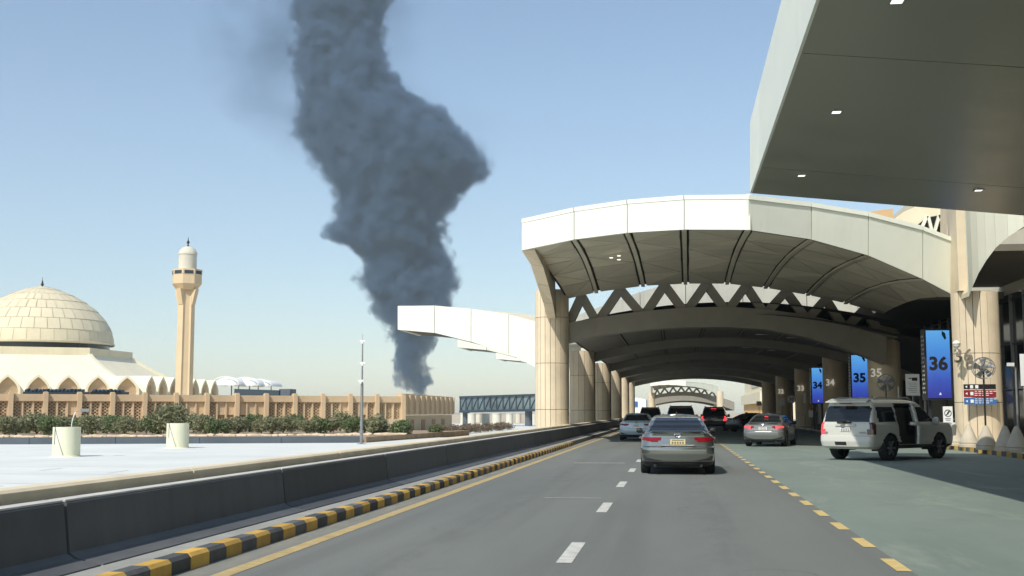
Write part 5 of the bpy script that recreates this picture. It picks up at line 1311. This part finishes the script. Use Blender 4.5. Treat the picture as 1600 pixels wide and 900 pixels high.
    for yw in sp['yw']:                              # wheels
        for sx in (-1, 1):
            m = MB(); pts = [(yw + ra * 0.995 * math.cos(a), rw + ra * 0.995 * math.sin(a)) for a in [R(-12 + 204 * k / 20) for k in range(21)]]
            xa, xb = (hw - 0.42) * sx, (hw - 0.05) * sx
            m.grid([[Vector((xa, y, z)) for y, z in pts], [Vector((xb, y, z)) for y, z in pts]]); m.add([(xa, y, z) for y, z in pts], [tuple(range(21))]); m.build('arch_liner', M['black_plastic'], t, local=True)
            cx_ = (hw - 0.135) * sx; c = Vector((cx_, yw, rw)); wd = 0.115 if not suv else 0.135
            m = MB(); prof = [(rw * 0.66, -wd), (rw * 0.93, -wd), (rw, -wd * 0.72), (rw, wd * 0.72), (rw * 0.93, wd), (rw * 0.66, wd)]
            m.lathe(prof, 32); m.v = [Vector((p.z, p.x, p.y)) + c for p in m.v]; w_ = m.build('wheel', M['rubber'], t, local=True, smooth=40)
            m = MB(); m.lathe([(0.0, 0.02), (rw * 0.2, 0.03), (rw * 0.2, -0.02), (rw * 0.66, -0.045), (rw * 0.69, wd * 0.8), (rw * 0.63, wd * 0.85), (rw * 0.60, wd * 0.5)], 28)
            m.v = [Vector((p.z * sx, p.x, p.y)) + c for p in m.v]; m.build('rim', M['black_plastic'], w_, local=True, smooth=30)
            m = MB(); ns_ = 6 if suv else 5
            for k in range(ns_):
                a = k * 2 * math.pi / ns_; e = Vector((0, math.cos(a), math.sin(a))); xo = Vector((sx * wd * 0.62, 0, 0))
                m.bar(c + xo + e * 0.03, c + xo * 1.1 + e * rw * 0.64, 0.045, 0.06 if not suv else 0.075, (sx, 0, 0))
            m.cyl(c + Vector((sx * wd * 0.4, 0, 0)), c + Vector((sx * wd * 0.85, 0, 0)), 0.06, n=10); m.build('spokes', M['grey_metal'], w_, local=True)
    # rear details
    yb = -2.335 if not suv else -2.455
    zp = 0.79 if not suv else 0.97
    m = MB(); m.box((0, yb - 0.012, zp), (0.36, 0.02, 0.125)); pt = m.build('number_plate', M[plate], t, local=True)
    m = MB()
    for k in range(5): m.box((-0.125 + k * 0.062, yb - 0.024, zp - 0.022), (0.036, 0.004, 0.05))
    m.box((0.0, yb - 0.024, zp + 0.038), (0.28, 0.004, 0.018)); m.build('plate_marks', M['digit_dark'], pt, local=True)
    m = MB()
    for k in range(24):
        a, b_ = R(15 * k), R(15 * (k + 1)); ez = zp + (0.165 if not suv else 0.0)
        if not suv: m.cyl((0.075 * math.cos(a), yb + 0.02, ez + 0.05 * math.sin(a)), (0.075 * math.cos(b_), yb + 0.02, ez + 0.05 * math.sin(b_)), 0.010, n=5)
    if not suv:
        m.cyl((-0.055, yb + 0.018, zp + 0.18), (0.055, yb + 0.018, zp + 0.18), 0.008, n=5); m.cyl((0, yb + 0.018, zp + 0.13), (0, yb + 0.018, zp + 0.20), 0.008, n=5); m.build('emblem', M['chrome'], t, local=True)
    if suv:
        m = MB(); m.box((0, yb - 0.008, 1.10), (0.72, 0.03, 0.05)); m.build('plate_trim', body, t, local=True)
        for bx_, bw2 in ((-0.72, 0.14), (0.60, 0.2)):
            m = MB(); m.box((bx_, yb - 0.006, 0.87), (bw2, 0.012, 0.04)); m.build('badge', M['grey_metal'], t, local=True)
        m = MB(); m.slab([(-0.74, -2.40, 1.80), (0.74, -2.40, 1.80), (0.70, -2.10, 1.895), (-0.70, -2.10, 1.895)], (0, 0, 0.03)); m.build('roof_spoiler', body, t, local=True)
        m = MB(); m.box((0, -2.405, 1.775), (0.42, 0.03, 0.035)); m.build('high_brake_light', M['red_lens'] if lit is not True else M['brake_lit'], t, local=True)
        for sx in (-1, 1):
            m = MB(); m.tube([(sx * 0.70, -1.9, 1.90), (sx * 0.72, -1.7, 1.955), (sx * 0.73, 0.0, 1.96), (sx * 0.70, 0.2, 1.90)], 0.022, 8); m.build('roof_rail', M['grey_metal'], t, local=True)
            m = MB(); m.box((sx * 0.5, yb - 0.1, 0.66), (0.01, 0.01, 0.01)); 
        m = MB(); m.bar((-0.1, -2.42, 1.21), (0.05, -2.44, 1.19), 0.4, 0.05); m.box((-0.05, yb + 0.01, 1.185), (0.5, 0.05, 0.05)); m.build('handle_strip', M['black_plastic'], t, local=True)
    else:
        m = MB(); m.slab([(-0.42, yb - 0.006, 0.72), (0.42, yb - 0.006, 0.72), (0.36, yb - 0.006, 0.695), (-0.36, yb - 0.006, 0.695)], (0, 0.03, 0)); m.build('boot_trim', M['chrome'], t, local=True)
        for sx in (-1, 1):
            m = MB(); m.slab([(sx * 0.40, -2.41, 0.335), (sx * 0.80, -2.30, 0.345), (sx * 0.84, -2.28, 0.45), (sx * 0.70, -2.34, 0.40)], (0, 0.05, 0)); m.build('corner_vent', M['black_plastic'], t, local=True)
            m = MB(); m.cyl((sx * 0.55, -2.36, 0.225), (sx * 0.55, -2.15, 0.225), 0.035, n=12); m.build('exhaust', M['dark_metal'], t, local=True)
        m = MB(); m.slab([(-0.66, -2.27, 1.005), (0.66, -2.27, 1.005), (0.60, -2.335, 1.042), (-0.60, -2.335, 1.042)], (0, 0.02, 0.016)); m.build('boot_lip', body, t, local=True)
        m = MB(); m.slab([(-0.012, -0.95, 1.41), (0.012, -0.95, 1.41), (0.012, -0.72, 1.44), (-0.012, -0.72, 1.44)], (0, -0.02, 0.07)); m.build('antenna_fin', body, t, local=True)
        if lit is True:
            m = MB(); m.box((0, -1.30, 1.30), (0.16, 0.06, 0.03)); m.build('high_brake_light', M['brake_lit'], t, local=True)
    for sx in (-1, 1):                               # mirrors
        ym, zm = (1.08, 1.22) if suv else (0.80, 1.02)
        m = MB(); m.lathe([(0, -0.12), (0.07, -0.11), (0.10, -0.04), (0.10, 0.05), (0.06, 0.10), (0, 0.11)], 12); m.v = [Vector((p.z * (1.0 if suv else 0.72), p.y * 0.65, p.x * (1.25 if suv else 0.72))) + Vector((sx * (hw + (0.09 if suv else 0.05)), ym, zm)) for p in m.v]
        m.cyl((sx * (hw - 0.1), ym, zm - 0.05), (sx * (hw + 0.02), ym, zm - 0.03), 0.03, n=8); m.build('mirror', body if suv else M['black_plastic'], t, local=True, smooth=40)
        yh = (-1.9, -0.1) if suv else (-0.75, 0.28)
        for k_, yy in enumerate(((-0.75, 0.40) if suv else (-0.95, 0.20))):
            if door_open and sx > 0 and k_ == 0: continue
            m = MB(); m.box((sx * (hw + 0.012), yy, 1.02 if suv else 0.86), (0.03, 0.2, 0.03)); m.build('door_handle', body, t, local=True)
    return t
def place(px, Y0, h): p = gnd(px, 700, 0); x = at(px, 650, Y0).x; return (x, Y0, 0.0)
# rear bumper pixel and depth give each car its place
def car_at(px, Yrear, half, heading): x = at(px, 650, Yrear).x; return (x + math.sin(heading) * half, Yrear + math.cos(heading) * half, 0.0)
make_car('sedan', 'sedan_car', 'metallic grey sedan with a yellow plate, nearest car ahead in the lane', 'car', car_at(1058.5, 28.9, 2.43, R(-0.6)), R(-0.6), (0.27, 0.285, 0.26), False, 0.85, 'plate_yellow', None, None, False, 0.17)
make_car('suv', 'white_suv', 'white SUV with its rear side door open at the shade edge', 'car', car_at(1319, 38.3, 2.5, R(41)), R(41), (0.56, 0.56, 0.50), 'left', 0.0, 'plate_white', None, None, True)
make_car('sedan', 'sedan_car', 'silver grey sedan with brake lights on, left of the white SUV', 'car', car_at(1191, 53.0, 2.43, R(13)), R(13), (0.22, 0.23, 0.215), True, 0.6)
make_car('sedan', 'sedan_car', 'pale blue sedan in the left lane at the tunnel mouth', 'car', car_at(994, 63.0, 2.43, 0), 0.0, (0.42, 0.53, 0.58), False, 0.2)
make_car('suv', 'black_suv', 'black SUV with red brake lights deeper in the tunnel', 'car', car_at(1115, 96.0, 2.5, R(4)), R(4), (0.012, 0.012, 0.013), True, 0.2)
make_car('sedan', 'sedan_car', 'black sedan turned towards the pavement beside the black SUV', 'car', car_at(1143, 92.0, 2.43, R(48)), R(48), (0.010, 0.010, 0.011), False, 0.2)
make_car('suv', 'black_suv', 'black SUV directly ahead of the grey sedan', 'car', car_at(1064, 80.0, 2.5, 0), 0.0, (0.012, 0.013, 0.014), False, 0.2)
make_car('suv', 'black_suv', 'dark SUV ahead of the pale blue sedan in the left lane', 'car', car_at(1016, 104.0, 2.5, 0), 0.0, (0.014, 0.014, 0.014), False, 0.2)
make_car('suv', 'white_van', 'white van farther up the road beyond the black SUV', 'car', car_at(1124, 190.0, 2.5, 0), 0.0, (0.70, 0.70, 0.68), False, 0.0)
